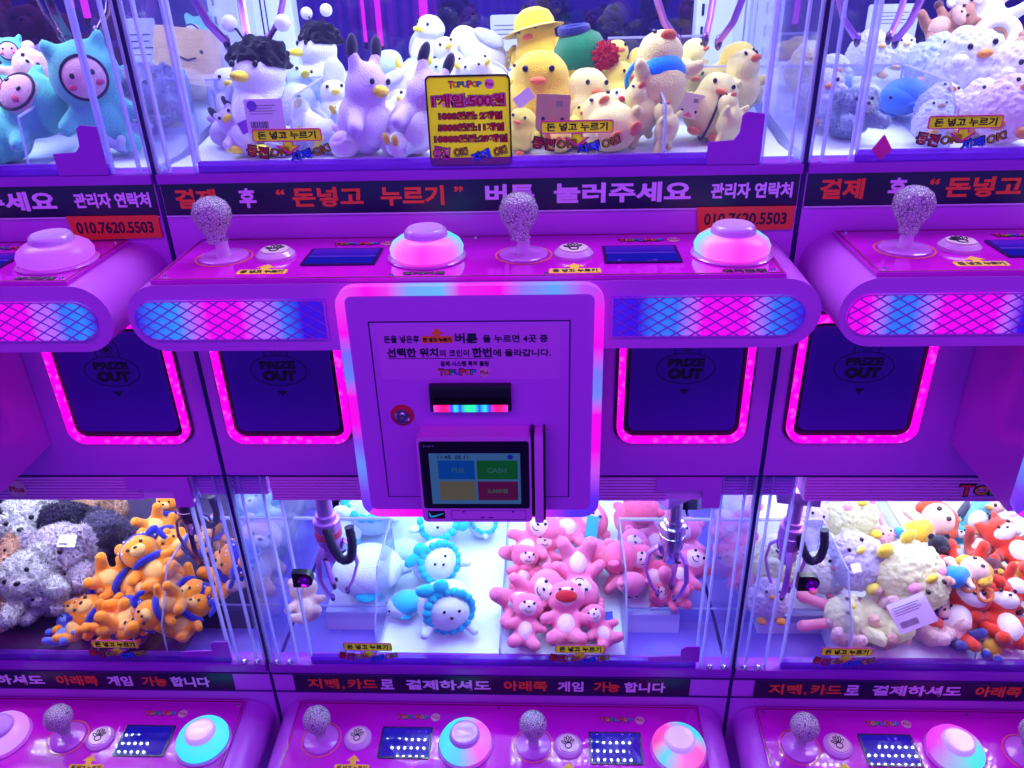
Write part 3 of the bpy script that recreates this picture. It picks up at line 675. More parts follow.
def K_chick():
    B = blob('chick_body', [E3((0,0,0),(.36,.33,.33)), E3((0,-.02,.28),(.28,.27,.25))])
    L = [('body', B, 'main'), ('beak', small('beak', MB().ell((0,-.28,.25),(.08,.07,.04))), 'beak')]
    for s in (-1, 1):
        L.append(('wing', blob('chick_wing', [E3((s*.34,-.05,.0),(.08,.15,.18))], .025), 'main'))
        L.append(('foot', small('foot', MB().ell((s*.15,-.2,-.31),(.09,.13,.05))), 'beak'))
    return L+eyes(.13,-.255,.36)
def K_duck():     # lying long-bodied yellow plush
    B = blob('duck_body', [E3((0,.05,-.05),(.30,.36,.26)), E3((0,-.25,.18),(.24,.23,.22)), CP((.2,-.1,0),(.34,-.3,-.08),.09,.07), CP((-.2,-.1,0),(-.34,-.3,-.08),.09,.07), CP((.15,.3,-.1),(.24,.5,-.15),.10,.09), CP((-.15,.3,-.1),(-.24,.5,-.15),.10,.09)])
    return [('body', B, 'main'), ('beak', small('beak', MB().ell((0,-.47,.15),(.09,.07,.045))), 'beak')]+eyes(.11,-.45,.25)
def K_bird():
    B = blob('bird_body', [E3((0,.03,-.05),(.30,.28,.34)), E3((0,-.02,.30),(.25,.25,.23))])
    L = [('body', B, 'main'), ('beak', small('beak', MB().ell((0,-.30,.27),(.07,.12,.05))), 'beak'), ('belly', small('belly', MB().ell((0,-.10,-.08),(.22,.21,.26))), 'belly')]
    for s in (-1, 1):
        L.append(('wing', blob('bird_wing', [E3((s*.30,.02,-.02),(.07,.16,.25))], .025), 'trim'))
        L.append(('foot', small('foot', MB().ell((s*.13,-.22,-.36),(.10,.14,.05))), 'beak'))
    return L+eyes(.12,-.235,.38)
def K_tipear():   # pointed animal with dark ear tips
    B = blob('pointed_body', [E3((0,.02,-.12),(.28,.26,.32)), E3((0,-.02,.22),(.23,.23,.24)), CP((.11,0,.35),(.15,.02,.58),.09,.035), CP((-.11,0,.35),(-.15,.02,.58),.09,.035), CP((.2,-.1,-.05),(.3,-.24,-.15),.09,.08), CP((-.2,-.1,-.05),(-.3,-.24,-.15),.09,.08)])
    L = [('body', B, 'main')]
    for s in (-1, 1): L.append(('ear_tip', small('ear_tip', MB().ell((s*.150,.02,.58),(.06,.05,.13))), 'dark'))
    L += [('snout', small('snout', MB().ell((0,-.24,.20),(.09,.07,.06))), 'beak'), ('belly', small('belly', MB().ell((0,-.12,-.14),(.18,.17,.22))), 'belly')]
    return L+eyes(.10,-.235,.29)
def K_seal():     # round white toy with ruffled hood
    B = blob('round_body', [E3((0,0,0),(.42,.40,.38)), CP((.25,-.15,-.2),(.36,-.34,-.26),.1,.08), CP((-.25,-.15,-.2),(-.36,-.34,-.26),.1,.08)])
    rf = MB()
    for k in range(18):
        t = 2*PI*k/18; rf.ell((.33*math.cos(t), -.25+.02*math.cos(3*t), .03+.30*math.sin(t)), (.075,.06,.075), 2)
    return [('body', B, 'main'), ('ruffle', rf.mesh('ruffle'), 'trim'), ('face', small('face', MB().ell((0,-.24,.03),(.26,.17,.24))), 'belly'), ('nose', small('nose', MB().ell((0,-.415,.0),(.03,.02,.02),2)), 'eye'),
            ('ribbon', small('ribbon', MB().ell((-.34,-.2,.34),(.16,.08,.10)).ell((-.14,-.22,.40),(.12,.08,.12))), 'trim')]+eyes(.11,-.395,.09,.024)
def K_whale():
    B = blob('whale_body', [E3((0,0,0),(.42,.34,.28)), CP((.3,0,.02),(.62,0,.06),.14,.05)])
    tl = blob('tail', [E3((.68,.13,.1),(.09,.15,.05)), E3((.68,-.13,.1),(.09,.15,.05))], .022)
    return [('body', B, 'main'), ('tail', tl, 'trim'), ('fin', blob('fin', [E3((.0,-.33,-.06),(.15,.10,.04))], .02), 'trim'), ('fin', blob('fin', [E3((.0,.33,-.06),(.15,.10,.04))], .02), 'trim'),
            ('hood', small('hood', MB().ell((.06,0,.07),(.40,.35,.26))), 'belly')]+[('eye', small('eye', MB().ell((-.37,sy*.14,.05),(.03,.03,.03),2)), 'eye') for sy in (-1, 1)]
def K_fluffy():
    B = blob('fluffy_body', [E3((0,0,.0),(.34,.32,.32)), E3((0,.25,-.15),(.36,.36,.28)), CP((.2,-.1,-.2),(.3,-.3,-.3),.12,.11), CP((-.2,-.1,-.2),(-.3,-.3,-.3),.12,.11)], .020, .05, 2, (14000, .05))
    L = [('body', B, 'main')]
    for s in (-1, 1): L.append(('ear', blob('floppy_ear', [E3((s*.29,-.02,.10),(.09,.10,.20))], .02, .04, 2, (1200, .07)), 'trim'))
    L += [('muzzle', blob('fluffy_muzzle', [E3((0,-.27,-.04),(.14,.12,.11))], .02, .03, 2, (700, .05)), 'belly'), ('nose', small('nose', MB().ell((0,-.39,.0),(.04,.03,.03),2)), 'eye')]
    return L+eyes(.13,-.29,.09)
def K_puffy():    # big round fluffy chick with short wings
    B = blob('puffy_body', [E3((0,0,0),(.42,.38,.38)), E3((0,-.05,.22),(.30,.28,.25))], .020, .055, 1)
    L = [('body', B, 'main'), ('beak', small('beak', MB().ell((0,-.34,.20),(.08,.07,.045))), 'beak')]
    for s in (-1, 1):
        L.append(('cheek', small('cheek', MB().ell((s*.19,-.25,.17),(.09,.07,.07))), 'trim'))
        L.append(('foot', small('foot', MB().ell((s*.18,-.26,-.32),(.10,.12,.07))), 'beak'))
    return L+eyes(.12,-.30,.29)
def K_hood():     # hooded dinosaur with round pale face
    B = blob('hood_body', [E3((0,.03,.22),(.33,.30,.32)), E3((0,0,-.22),(.26,.23,.25)), CP((.2,-.05,-.1),(.34,-.15,-.2),.1,.08), CP((-.2,-.05,-.1),(-.34,-.15,-.2),.1,.08), CP((.12,-.05,-.4),(.2,-.25,-.44),.11,.1), CP((-.12,-.05,-.4),(-.2,-.25,-.44),.11,.1), CP((.2,0,.45),(.24,0,.54),.08,.06), CP((-.2,0,.45),(-.24,0,.54),.08,.06)])
    return [('body', B, 'main'), ('face', small('face', MB().ell((0,-.16,.22),(.22,.17,.21))), 'belly'), ('face_rim', ring_mesh('face_rim', (0,-.235,.22), .20, .015, tilt=PI/2), 'dark'),
            ('cheek', small('cheek', MB().ell((.12,-.29,.16),(.045,.03,.03),2)), 'beak'), ('cheek', small('cheek', MB().ell((-.12,-.29,.16),(.045,.03,.03),2)), 'beak')]+eyes(.09,-.31,.26,.025)
def K_bunny():
    B = blob('bunny_body', [E3((0,0,-.12),(.26,.22,.27)), E3((0,-.02,.28),(.28,.25,.25)), CP((.18,-.03,.02),(.32,-.2,-.06),.1,.09), CP((-.18,-.03,.02),(-.32,-.2,-.06),.1,.09), CP((.14,-.05,-.28),(.22,-.36,-.33),.12,.11), CP((-.14,-.05,-.28),(-.22,-.36,-.33),.12,.11)], .022, .035, 2)
    L = [('body', B, 'main')]
    for s in (-1, 1): L.append(('ear', blob('long_ear', [CP((s*.12,.03,.45),(s*.22,.10,.78),.07,.08)], .022, .01), 'trim'))
    L += [('nose', small('nose', MB().ell((0,-.27,.26),(.035,.02,.025),2)), 'beak'), ('cheek', small('cheek', MB().ell((.16,-.22,.22),(.06,.04,.04),2)), 'belly'), ('cheek', small('cheek', MB().ell((-.16,-.22,.22),(.06,.04,.04),2)), 'belly')]
    return L+eyes(.10,-.255,.33,.026)
def K_doll():     # small figure doll with hair, dress and boots
    B = blob('doll_body', [E3((0,0,.30),(.27,.24,.25)), CP((0,0,.05),(0,0,-.1),.12,.14), CP((.12,0,0),(.34,-.05,-.08),.07,.065), CP((-.12,0,0),(-.34,-.05,-.08),.07,.065), CP((.09,0,-.25),(.12,-.1,-.45),.08,.08), CP((-.09,0,-.25),(-.12,-.1,-.45),.08,.08)])
    L = [('body', B, 'skin'), ('dress', blob('dress', [CP((0,0,.02),(0,0,-.2),.15,.22)], .025), 'main'), ('hair', blob('hair', [E3((0,.06,.36),(.30,.24,.27)), E3((.28,.02,.28),(.10,.10,.16)), E3((-.28,.02,.28),(.10,.10,.16))], .025), 'trim')]
    for s in (-1, 1): L.append(('boot', small('boot', MB().ell((s*.12,-.12,-.47),(.09,.12,.08))), 'belly'))
    return L+eyes(.10,-.225,.30,.04)
def K_fox():      # red animal with white belly
    B = blob('fox_body', [E3((0,0,-.12),(.23,.2,.26)), E3((0,-.03,.28),(.27,.24,.23)), CP((.17,0,.02),(.42,-.06,.0),.085,.075), CP((-.17,0,.02),(-.42,-.06,.0),.085,.075), CP((.12,-.05,-.3),(.28,-.3,-.34),.1,.1), CP((-.12,-.05,-.3),(-.28,-.3,-.34),.1,.1), CP((.15,0,.45),(.2,0,.58),.09,.03), CP((-.15,0,.45),(-.2,0,.58),.09,.03)])
    L = [('body', B, 'main'), ('belly', small('belly', MB().ell((0,-.09,-.12),(.18,.14,.21))), 'belly'), ('face_mask', small('mask', MB().ell((0,-.14,.25),(.21,.15,.14))), 'belly')]
    for s in (-1, 1): L.append(('paw', small('paw', MB().ell((s*.42,-.06,0),(.09,.085,.085))), 'trim'))
    L.append(('nose', small('nose', MB().ell((0,-.29,.27),(.03,.02,.02),2)), 'eye'))
    return L+eyes(.10,-.27,.34,.03)
def K_donut():
    g = MB(); n = 36; rows = []
    g.tube([(.28*math.cos(2*PI*k/n), 0, .28*math.sin(2*PI*k/n)) for k in range(n+1)], .15, 14)
    ic = MB().tube([(.28*math.cos(2*PI*k/n), -.045, .28*math.sin(2*PI*k/n)) for k in range(n+1)], .125, 12)
    sp = MB()
    for k in range(26):
        t = k*2.4; q = .28+.07*math.sin(k*5.1); sp.ell((q*math.cos(t), -.165+.02*abs(math.sin(k*5.1)), q*math.sin(t)), (.022,.012,.010), 1)
    return [('body', g.mesh('donut'), 'main'), ('icing', ic.mesh('icing'), 'trim'), ('sprinkles', sp.mesh('sprinkles'), 'dark')]
def K_octo():
    B = blob('octopus_body', [E3((0,0,.12),(.36,.34,.34))]+[CP((.2*math.cos(t),.2*math.sin(t),-.15),(.42*math.cos(t),.42*math.sin(t),-.28),.1,.08) for t in [k*PI/3 for k in range(6)]])
    return [('body', B, 'main'), ('mouth', ring_mesh('mouth', (0,-.36,.05), .06, .025, tilt=PI/2), 'belly')]+eyes(.13,-.32,.18,.045)
def K_cube():
    return [('body', MB().box(-.4,.4,-.36,.36,-.36,.36,.12).mesh('cushion'), 'main'), ('smile', MB().tube([(-.1,-.365,-.02),(0,-.37,-.06),(.1,-.365,-.02)], .012, 5).mesh('smile'), 'eye')]+eyes(.16,-.35,.06,.03)
BUILD = dict(bear=K_bear, monkey=K_monkey, chick=K_chick, duck=K_duck, bird=K_bird, tipear=K_tipear, seal=K_seal, whale=K_whale, fluffy=K_fluffy, puffy=K_puffy, hood=K_hood, bunny=K_bunny, doll=K_doll, fox=K_fox, donut=K_donut, octo=K_octo, cube=K_cube)
# accessories, in the toy's own unit frame (head top near z .55)
def A_knit():
    cap = MB().lathe([(.33,.26),(.36,.36),(.35,.50),(.27,.64),(.12,.72),(0,.73)], n=36)
    for v in cap.bm.verts:
        a = math.atan2(v.co.y, v.co.x); v.co += Vector((v.co.x, v.co.y, 0))*(.035*math.sin(18*a))
    pom = MB().ell((.26,-.30,.38), .17, 4)
    for v in pom.bm.verts:
        d = v.co-Vector((.26,-.30,.38)); v.co += d*(.45*noise.noise(d.normalized()*6))
    band = MB().tube([(.31*math.cos(2*PI*k/32),.31*math.sin(2*PI*k/32),.60) for k in range(33)], .06, 8)
    for v in band.bm.verts: v.co.x = v.co.x*.6-.06; v.co.y *= .6; v.co.z += .12
    return [('knitted_hat', cap.mesh('knit'), fur((0,120,70), knit=True)), ('pompom', pom.mesh('pompom'), fur((190,10,30), True)), ('navy_band', band.mesh('band'), fur((25,35,120)))]
def A_blackcap():
    m = MB().ell((0,.02,.42),(.28,.26,.20), 4)
    for v in m.bm.verts:
        v.co += (v.co-Vector((0,.02,.38)))*(.25*noise.noise(v.co*14)); v.co.z = max(v.co.z, .36)
    st = MB().tube([(.12,0,.58),(.2,0,.68),(.26,0,.72)], .012, 6).tube([(-.12,0,.58),(-.2,0,.68),(-.26,0,.72)], .012, 6)
    return [('fuzzy_black_cap', m.mesh('fuzzycap'), fur((14,8,40), True)), ('antennae', st.mesh('antennae'), fur((14,8,40))), ('white_pompom', MB().ell((.28,0,.74),.075,3).mesh('pp'), fur((240,240,250), True)), ('white_pompom', MB().ell((-.28,0,.74),.075,3).mesh('pp'), fur((240,240,250), True))]
def A_cap():
    m = MB().lathe([(.29,.36),(.29,.45),(.24,.56),(.12,.63),(0,.645)], n=32)
    br = MB().lathe([(.29,.36),(.44,.33),(.445,.34),(.29,.385)], n=32)
    for v in br.bm.verts:
        if v.co.y > 0: v.co.y *= .70
        v.co.y -= .02
    return [('sun_hat', m.mesh('hat'), fur((240,205,40))), ('hat_brim', br.mesh('brim'), fur((225,190,60)))]
def A_scarf(c=(28,32,170)):
    s = MB().tube([(.215*math.cos(2*PI*k/28),-.02+.20*math.sin(2*PI*k/28),.085+.02*math.sin(4*PI*k/28)) for k in range(29)], .065, 8)
    hd = MB().ell((0,.06,.40),(.315,.27,.23), 4)
    bmesh.ops.delete(hd.bm, geom=[v for v in hd.bm.verts if v.co.z < .36], context='VERTS')
    bmesh.ops.solidify(hd.bm, geom=hd.bm.faces[:], thickness=.03)
    dots = MB()
    for k in range(22):
        t = 2.4*k; z = .42+.19*((k*7) % 10)/10; q = math.sqrt(max(0,1-((z-.40)/.24)**2)); dots.ell((.335*q*math.cos(t), .06+.29*q*math.sin(t), z), .02, 1)
    tails = blob('knot', [E3((.34,-.12,.45),(.13,.06,.08)), E3((.42,-.12,.30),(.06,.05,.13))], .025)
    return [('neck_scarf', s.mesh('scarf'), fur(c)), ('head_scarf', hd.mesh('headscarf'), fur(c)), ('white_dots', dots.mesh('dots'), fur((225,230,250))), ('scarf_knot', tails, fur(c))]
def A_bib(c=(0,140,235)):
    b = MB().ell((0,-.10,-.02),(.27,.26,.17))
    return [('coloured_bib', b.mesh('bib'), fur(c)), ('neck_band', MB().tube([(.29*math.cos(2*PI*k/28),-.01+.28*math.sin(2*PI*k/28),.14) for k in range(29)], .028, 6).mesh('band'), fur(c))]
def A_strap():
    return [('black_strap', MB().tube([(0,.38*math.cos(2*PI*k/28),.0+.36*math.sin(2*PI*k/28)) for k in range(29)], .018, 6).mesh('strap'), fur((30,18,50)))]
def A_beakmouth(): return [('red_mouth', MB().ell((0,-.275,.26),(.17,.06,.10)).mesh('mouth'), fur((205,20,40)))]
def A_goggles():
    g = MB()
    for s in (-1, 1): g.tube([(s*.11+.09*math.cos(2*PI*k/20),-.275,.33+.09*math.sin(2*PI*k/20)) for k in range(21)], .024, 6)
    return [('goggles', g.mesh('goggles'), fur((220,120,60)))]
def A_star():
    return [('ribbon_bow', MB().ell((.12,-.25,.10),(.10,.05,.06)).ell((-.12,-.25,.10),(.10,.05,.06)).ell((0,-.27,.10),.045).mesh('bow'), fur((40,150,240)))]
ACCF = dict(knit=A_knit, blackcap=A_blackcap, cap=A_cap, scarf=A_scarf, bib=A_bib, strap=A_strap, mouth=A_beakmouth, goggles=A_goggles, star=A_star)
ACC = {}
EYE = mat('plush_eye_black', (10,6,14), .15)
def plush(kind, pal, p, size, rot, label, group, acc=(), name=None, cat='plush toy'):
    """pal: main, belly, beak, trim, dark ; rot: (lean back, roll, turn) in degrees ; size: body height in metres"""
    if kind not in KINDS: KINDS[kind] = BUILD[kind]()
    o = bpy.data.objects.new(name or {'bear':'plush_bear','monkey':'plush_bear','chick':'plush_chick','duck':'plush_duck','bird':'plush_bird','tipear':'plush_cat','seal':'plush_seal','whale':'plush_whale','fluffy':'plush_puppy','puffy':'plush_chick','hood':'plush_dinosaur','bunny':'plush_rabbit','doll':'plush_doll','fox':'plush_fox','donut':'plush_donut','octo':'plush_octopus','cube':'plush_cushion'}[kind], None)
    C.objects.link(o); o.empty_display_size = .02
    lean, roll, turn = [math.radians(a) for a in rot]
    Mx = Matrix.Rotation(turn, 4, 'Z') @ Matrix.Rotation(-lean, 4, 'X') @ Matrix.Rotation(roll, 4, 'Y')
    o.rotation_euler = Mx.to_euler(); o.location = p; o.scale = (size,)*3
    o['label'] = label; o['category'] = cat; o['group'] = group
    fl = kind in ('fluffy', 'puffy', 'bunny')
    for nm, me, key in KINDS[kind]:
        m = EYE if key == 'eye' else fur(pal.get(key, pal['main']), fl and key in ('main','belly','trim') and kind != 'puffy' or (kind == 'puffy' and key == 'main'))
        link(nm, me, m, o)
    # rest inside the bay: behind the glass, above the floor, within the side walls
    if p[1] < .7:
        me = KINDS[kind][0][1]; pts = [Mx @ v.co*size for v in list(me.vertices)[::7]]
        mn = [min(q[i] for q in pts) for i in range(3)]; mx = [max(q[i] for q in pts) for i in range(3)]
        P0 = Vector(p); d = (P0-CAM)
        if P0.y+mn[1] < .012: t = (.012-mn[1]-P0.y)/d.y; P0 = P0+d*t
        low = P0.z < 1.0; fl_ = .422 if low else (1.477 if P0.y < .12 else 1.477+(P0.y-.12)*.148)
        if P0.z+mn[2] < fl_: P0.z = fl_-mn[2]
        if P0.y+mx[1] > (.62 if low else .595): P0.y = (.62 if low else .595)-mx[1]
        if low and P0.z+mx[2] > .89: P0.z = .89-mx[2]
        i_ = math.floor(P0.x)
        if P0.x+mn[0] < i_+.011: P0.x = i_+.011-mn[0]
        if P0.x+mx[0] > i_+.989: P0.x = i_+.989-mx[0]
        o.location = P0
    for a in acc:
        if a not in ACC: ACC[a] = ACCF[a]()
        for nm, me, m in ACC[a]: link(nm, me, m, o)
    return o
def D(main, belly=None, beak=(240,150,60), trim=None, dark=(20,10,50), skin=(250,205,190)):
    return dict(main=main, belly=belly or main, beak=beak, trim=trim or main, dark=dark, skin=skin)
WHT_ = D((232,236,248), (240,242,250), (245,225,50), (190,195,232)); LIL = D((205,180,235), (225,210,245), (245,225,60), (205,180,235))
PBL = D((190,215,245), (230,238,250), (245,225,60), (150,190,240)); YL = D((246,226,98), (250,240,180), (235,110,50)); YD = D((240,205,40), (250,230,110), (235,110,50))
YP = D((248,236,150), (250,246,205), (235,120,60)); TEAL = D((95,205,195), (240,190,205), (220,60,120), (95,205,195)); MINT = D((120,225,200), (235,245,240), (240,120,140))
PK = D((255,120,170), (255,205,225), (230,50,90), (255,120,170)); PK2 = D((250,100,150), (255,190,215), (230,50,90), (250,100,150)); OR = D((250,150,20), (250,200,110), (120,50,20))
CY = D((225,238,248), (238,240,250), (245,190,200), (40,195,225)); CRM = D((250,248,240), (250,180,195), (245,140,150), (240,228,210)); CRY = D((250,250,208), (250,240,200), (245,215,60), (250,165,195))
LPK = D((250,214,222), (250,180,200), (245,150,160), (250,215,225)); RED = D((225,60,35), (250,240,240), (60,20,20), (225,60,35))
# ---- upper bays: p given by picture point and distance behind the glass; real size follows from where it stands
def up(kind, pal, x, y, Y, hpx, rot, label, group, acc=(), **k):
    p = atY(x, y, Y); return plush(kind, pal, p, hpx*(1.2 if Y < .7 else 1.35)*depth(p)/FPX/.95, rot, label, group, acc, **k)
def lo(kind, pal, x, y, z, hpx, rot, label, group, acc=(), **k):
    p = atZ(x, y, z); return plush(kind, pal, p, hpx*(1.25 if kind == 'fluffy' else 1.15)*depth(p)/FPX/.95, rot, label, group, acc, **k)
G = 'white and lilac plush birds in the upper bay of the middle machine'
up('bird', WHT_, 262, 112, .13, 84, (10,0,-15), 'white plush bird in fuzzy black cap with two white pompoms, behind the white barcode card', G, ('blackcap',))
up('bird', WHT_, 322, 78, .36, 62, (5,-5,-50), 'white plush bird with yellow beak and black pompom cap, turned left near the back', G, ('blackcap',))
up('bird', PBL, 300, 98, .24, 48, (30,20,40), 'pale blue plush bird lying below the black-capped penguin', G)
up('bird', WHT_, 308, 128, .12, 52, (40,-25,30), 'white plush bird with yellow feet lying right of the white barcode card', G)
up('tipear', LIL, 366, 118, .10, 78, (0,8,50), 'lilac plush cat with a black left ear tip standing left of centre', G)
up('tipear', LIL, 420, 124, .09, 74, (0,25,30), 'lilac plush cat leaning against the yellow price sign', G)
up('duck', PBL, 378, 74, .44, 46, (0,0,70), 'pale grey blue plush lying on its side at the back', G)
up('bird', WHT_, 402, 90, .26, 44, (-30,60,20), 'white plush bird with yellow spot lying above the right lilac cat', G)
up('bird', WHT_, 428, 48, .46, 46, (10,10,-35), 'white plush bird at the back, leftmost of the trio by the notice sheet', G)
up('bird', WHT_, 452, 64, .38, 40, (20,-20,20), 'small white plush bird in the middle of the trio by the notice sheet', G)
up('bird', D((225,232,250), (240,242,250), (245,220,60), (170,175,215)), 482, 54, .42, 54, (20,60,160), 'white plush bird with grey wing and yellow feet lying before the notice sheet', G)
up('bird', PBL, 418, 74, .34, 40, (50,80,0), 'blue-white plush bird lying on its side at the back', G)
up('bird', WHT_, 492, 78, .22, 38, (30,-40,30), 'white plush bird peeking over the top of the price sign', G)
up('bird', WHT_, 455, 82, .25, 40, (30,40,-30), 'white plush bird lying behind the top left corner of the price sign', G)
up('tipear', LIL, 240, 132, .10, 46, (30,-40,0), 'lilac plush cat at the left end next to the clear guard', G)
up('tipear', D((228,200,240)), 350, 148, .07, 38, (70,60,0), 'lilac plush lying low at the glass below the left lilac cat', G)
up('bird', WHT_, 402, 152, .06, 34, (80,30,0), 'white plush bird lying low at the glass, left of the price sign', G)
up('bird', WHT_, 282, 150, .10, 40, (60,-60,20), 'white plush bird lying low behind the left window sticker', G)
up('bird', PBL, 345, 108, .22, 40, (30,-30,0), 'pale blue plush bird tucked behind the left lilac cat', G)
up('bird', WHT_, 392, 125, .18, 46, (30,50,0), 'white plush bird wedged between the two lilac cats', G)
up('tipear', LIL, 232, 160-8, .16, 36, (60,40,0), 'lilac plush cat lying low at the left end by the glass', G)
G = 'yellow plush chicks and ducks in the upper bay of the middle machine'
up('chick', YD, 540, 56, .40, 56, (5,-15,-25), 'yellow plush chick in a yellow sun hat, rightmost against the notice sheet', G, ('cap',))
up('chick', YL, 566, 66, .38, 42, (10,30,30), 'yellow plush chick between the sun-hatted chick and the green knitted hat', G)
up('chick', YL, 583, 86, .28, 58, (0,-6,10), 'yellow plush chick in a green knitted hat with red pompom', G, ('knit',))
up('chick', YD, 541, 106, .16, 78, (5,0,-5), 'big yellow hooded plush chick holding the brown face card', G)
up('chick', YP, 586, 112, .16, 62, (5,5,25), 'pale yellow plush chick with orange beak left of the red pompom', G)
up('chick', YL, 520, 136, .09, 40, (10,10,-20), 'small yellow plush chick right beside the price sign', G)
up('chick', YL, 621, 94, .25, 46, (10,0,40), 'yellow plush chick just right of the red pompom', G)
up('chick', YP, 648, 88, .30, 46, (20,-10,-20), 'pale yellow plush chick with a blue neck band', G, ('bib',))
up('duck', YL, 612, 68, .46, 40, (20,0,20), 'yellow plush duck at the back right of the green hat', G)
up('duck', YP, 684, 70, .44, 42, (20,0,60), 'yellow plush duck at the back left of the slotted white column', G)
up('duck', YP, 660, 74, .45, 30, (20,30,-60), 'small yellow plush duck at the back below the clear box', G)
up('duck', YP, 655, 124, .13, 74, (60,10,30), 'pale yellow plush duck in a blue bib leaning on the clear guard', G, ('bib',))
up('duck', YL, 718, 100, .30, 62, (15,0,80), 'yellow plush duck lying sideways in front of the slotted column', G)
up('chick', YP, 708, 136, .15, 58, (15,20,0), 'round pale yellow plush chick with a black strap', G, ('strap',))
up('duck', YP, 744, 128, .20, 56, (40,0,40), 'pale yellow plush duck behind the purple corner bracket', G)
up('chick', YP, 612, 148, .08, 58, (50,-30,0), 'large pale yellow plush chick lying low behind the right window sticker', G)
up('bird', D((248,244,235), (250,248,240), (225,40,30), (225,40,30)), 614, 116, .17, 40, (20,20,10), 'white plush bird with red beak among the yellow chicks', G)
up('chick', YP, 680, 96, .28, 42, (30,0,-30), 'yellow plush chick left of the sideways duck', G)
up('chick', YL, 560, 148, .08, 34, (60,30,0), 'yellow plush chick lying under the big hooded chick', G)
up('duck', YP, 664, 150, .07, 34, (70,0,50), 'small pale yellow plush duck lying low by the glass, left of the strapped chick', G)
up('chick', YL, 600, 84, .38, 32, (10,0,0), 'yellow plush chick half hidden behind the green hat', G)
G = 'teal and pastel plush toys in the upper bay of the left machine'
up('hood', TEAL, 98, 110, .12, 80, (0,-8,25), 'teal hooded plush dinosaur with pink face, right of the purple bracket', G)
up('hood', TEAL, 22, 128, .09, 78, (40,30,-10), 'teal hooded plush dinosaur lying at the left edge behind the clear guard', G)
up('hood', TEAL, 14, 62, .36, 34, (10,0,20), 'small teal plush dinosaur at the left edge near the back', G)
up('bear', D((245,200,195), (250,220,215)), 22, 84, .24, 50, (20,40,20), 'peach pink plush bear lying above the teal dinosaur', G)
up('bear', D((238,190,210), (240,215,230)), 52, 112, .15, 46, (70,-30,0), 'pale pink plush bear lying behind the purple bracket', G)
up('octo', D((112,80,220), (200,160,245)), 32, 66, .32, 26, (0,0,-20), 'violet plush octopus, leftmost of four', G)
up('octo', D((96,70,215), (200,160,245)), 46, 60, .36, 26, (0,0,20), 'violet plush octopus, rearmost of four', G)
up('octo', D((120,90,225), (200,160,245)), 44, 76, .28, 26, (20,0,10), 'violet plush octopus, nearest of four', G)
up('octo', D((90,66,205), (200,160,245)), 57, 70, .32, 26, (0,20,0), 'violet plush octopus, rightmost of four', G)
up('cube', D((70,205,195)), 88, 74, .28, 34, (10,20,-30), 'turquoise plush cushion with a smile, behind the hooded dinosaur', G)
up('cube', D((90,215,215)), 120, 86, .26, 36, (10,-10,20), 'light turquoise plush cushion by the dark seam', G)
up('cube', D((80,205,200)), 160, 92, .30, 48, (0,0,40), 'big turquoise plush cushion seen through the clear corner of the middle machine', G)
up('cube', D((245,205,130)), 196, 92, .42, 62, (25,10,20), 'peach yellow plush cushion seen through the clear side wall', G)
up('hood', MINT, 208, 64, .56, 44, (0,0,-20), 'mint plush dinosaur standing before the white column', G)
up('fluffy', D((200,195,240), (225,225,250), trim=(190,185,235)), 186, 126, .22, 60, (20,0,30), 'lilac plush puppy seen through the clear corner of the middle machine', G)
up('bear', D((200,210,250), (225,230,250)), 128, 140, .12, 34, (60,20,0), 'pale blue plush bear lying low by the dark seam', G)
up('bear', D((215,60,110), (245,160,190)), 128, 112, .24, 26, (0,0,0), 'small crimson plush bear by the dark seam', G)
up('bear', D((230,225,245)), 62, 92, .24, 36, (60,10,0), 'white plush bear lying in front of the violet octopuses', G)
up('hood', TEAL, 8, 98, .22, 40, (20,-30,0), 'teal plush dinosaur, middle one of three at the left edge', G)
G = 'white and pastel plush toys in the upper bay of the right machine'
WB = D((238,240,250), (240,242,250), (240,200,120), (200,215,250))
up('puffy', WB, 868, 56, .36, 42, (0,0,20), 'white puffy plush chick at the back left beneath the claw arm', G)
up('puffy', WB, 900, 54, .42, 32, (10,0,0), 'small white puffy plush chick below the grey notice sheet', G)
up('puffy', D((215,225,250), trim=(190,210,250)), 934, 66, .34, 52, (10,20,0), 'pale blue white puffy plush chick right of the grey notice sheet', G)
up('whale', D((70,140,235), (60,130,230), trim=(60,130,230)), 902, 98, .22, 46, (0,0,20), 'blue plush whale inside the clear chute guard', G)
up('whale', D((110,160,240), (225,235,250), trim=(80,140,235)), 858, 96, .26, 44, (0,30,-30), 'light blue and white plush whale behind the clear corner', G)
up('puffy', D((236,238,250)), 966, 88, .24, 76, (10,-10,0), 'large white puffy plush chick in the middle of the heap', G)
up('puffy', D((240,232,248)), 1008, 100, .20, 70, (0,0,0), 'large pinkish white plush chick at the right picture edge', G)
up('puffy', D((236,215,240)), 1000, 140, .09, 60, (30,20,0), 'pale pink plush chick lying low beside the window sticker', G)
up('fox', D((170,110,90), (225,180,160), trim=(90,50,60)), 946, 26, .44, 42, (30,60,-30), 'brown plush fox lying at the back beneath the claw arm', G)
up('bear', D((232,228,240), (240,235,245)), 986, 14, .46, 48, (20,-50,0), 'white plush bear on top of the heap at the top right', G)
up('donut', D((225,200,170), trim=(240,200,225), dark=(120,90,220)), 966, 48, .34, 40, (20,0,20), 'plush donut with pink icing and violet sprinkles, left of two', G)
up('donut', D((215,165,125), trim=(225,225,245), dark=(240,120,160)), 996, 38, .38, 44, (20,0,-20), 'plush donut with white icing and pink sprinkles, right of two', G)
up('bear', D((190,140,110), (230,200,180)), 1014, 62, .30, 34, (10,30,0), 'brown plush bear at the right picture edge', G)
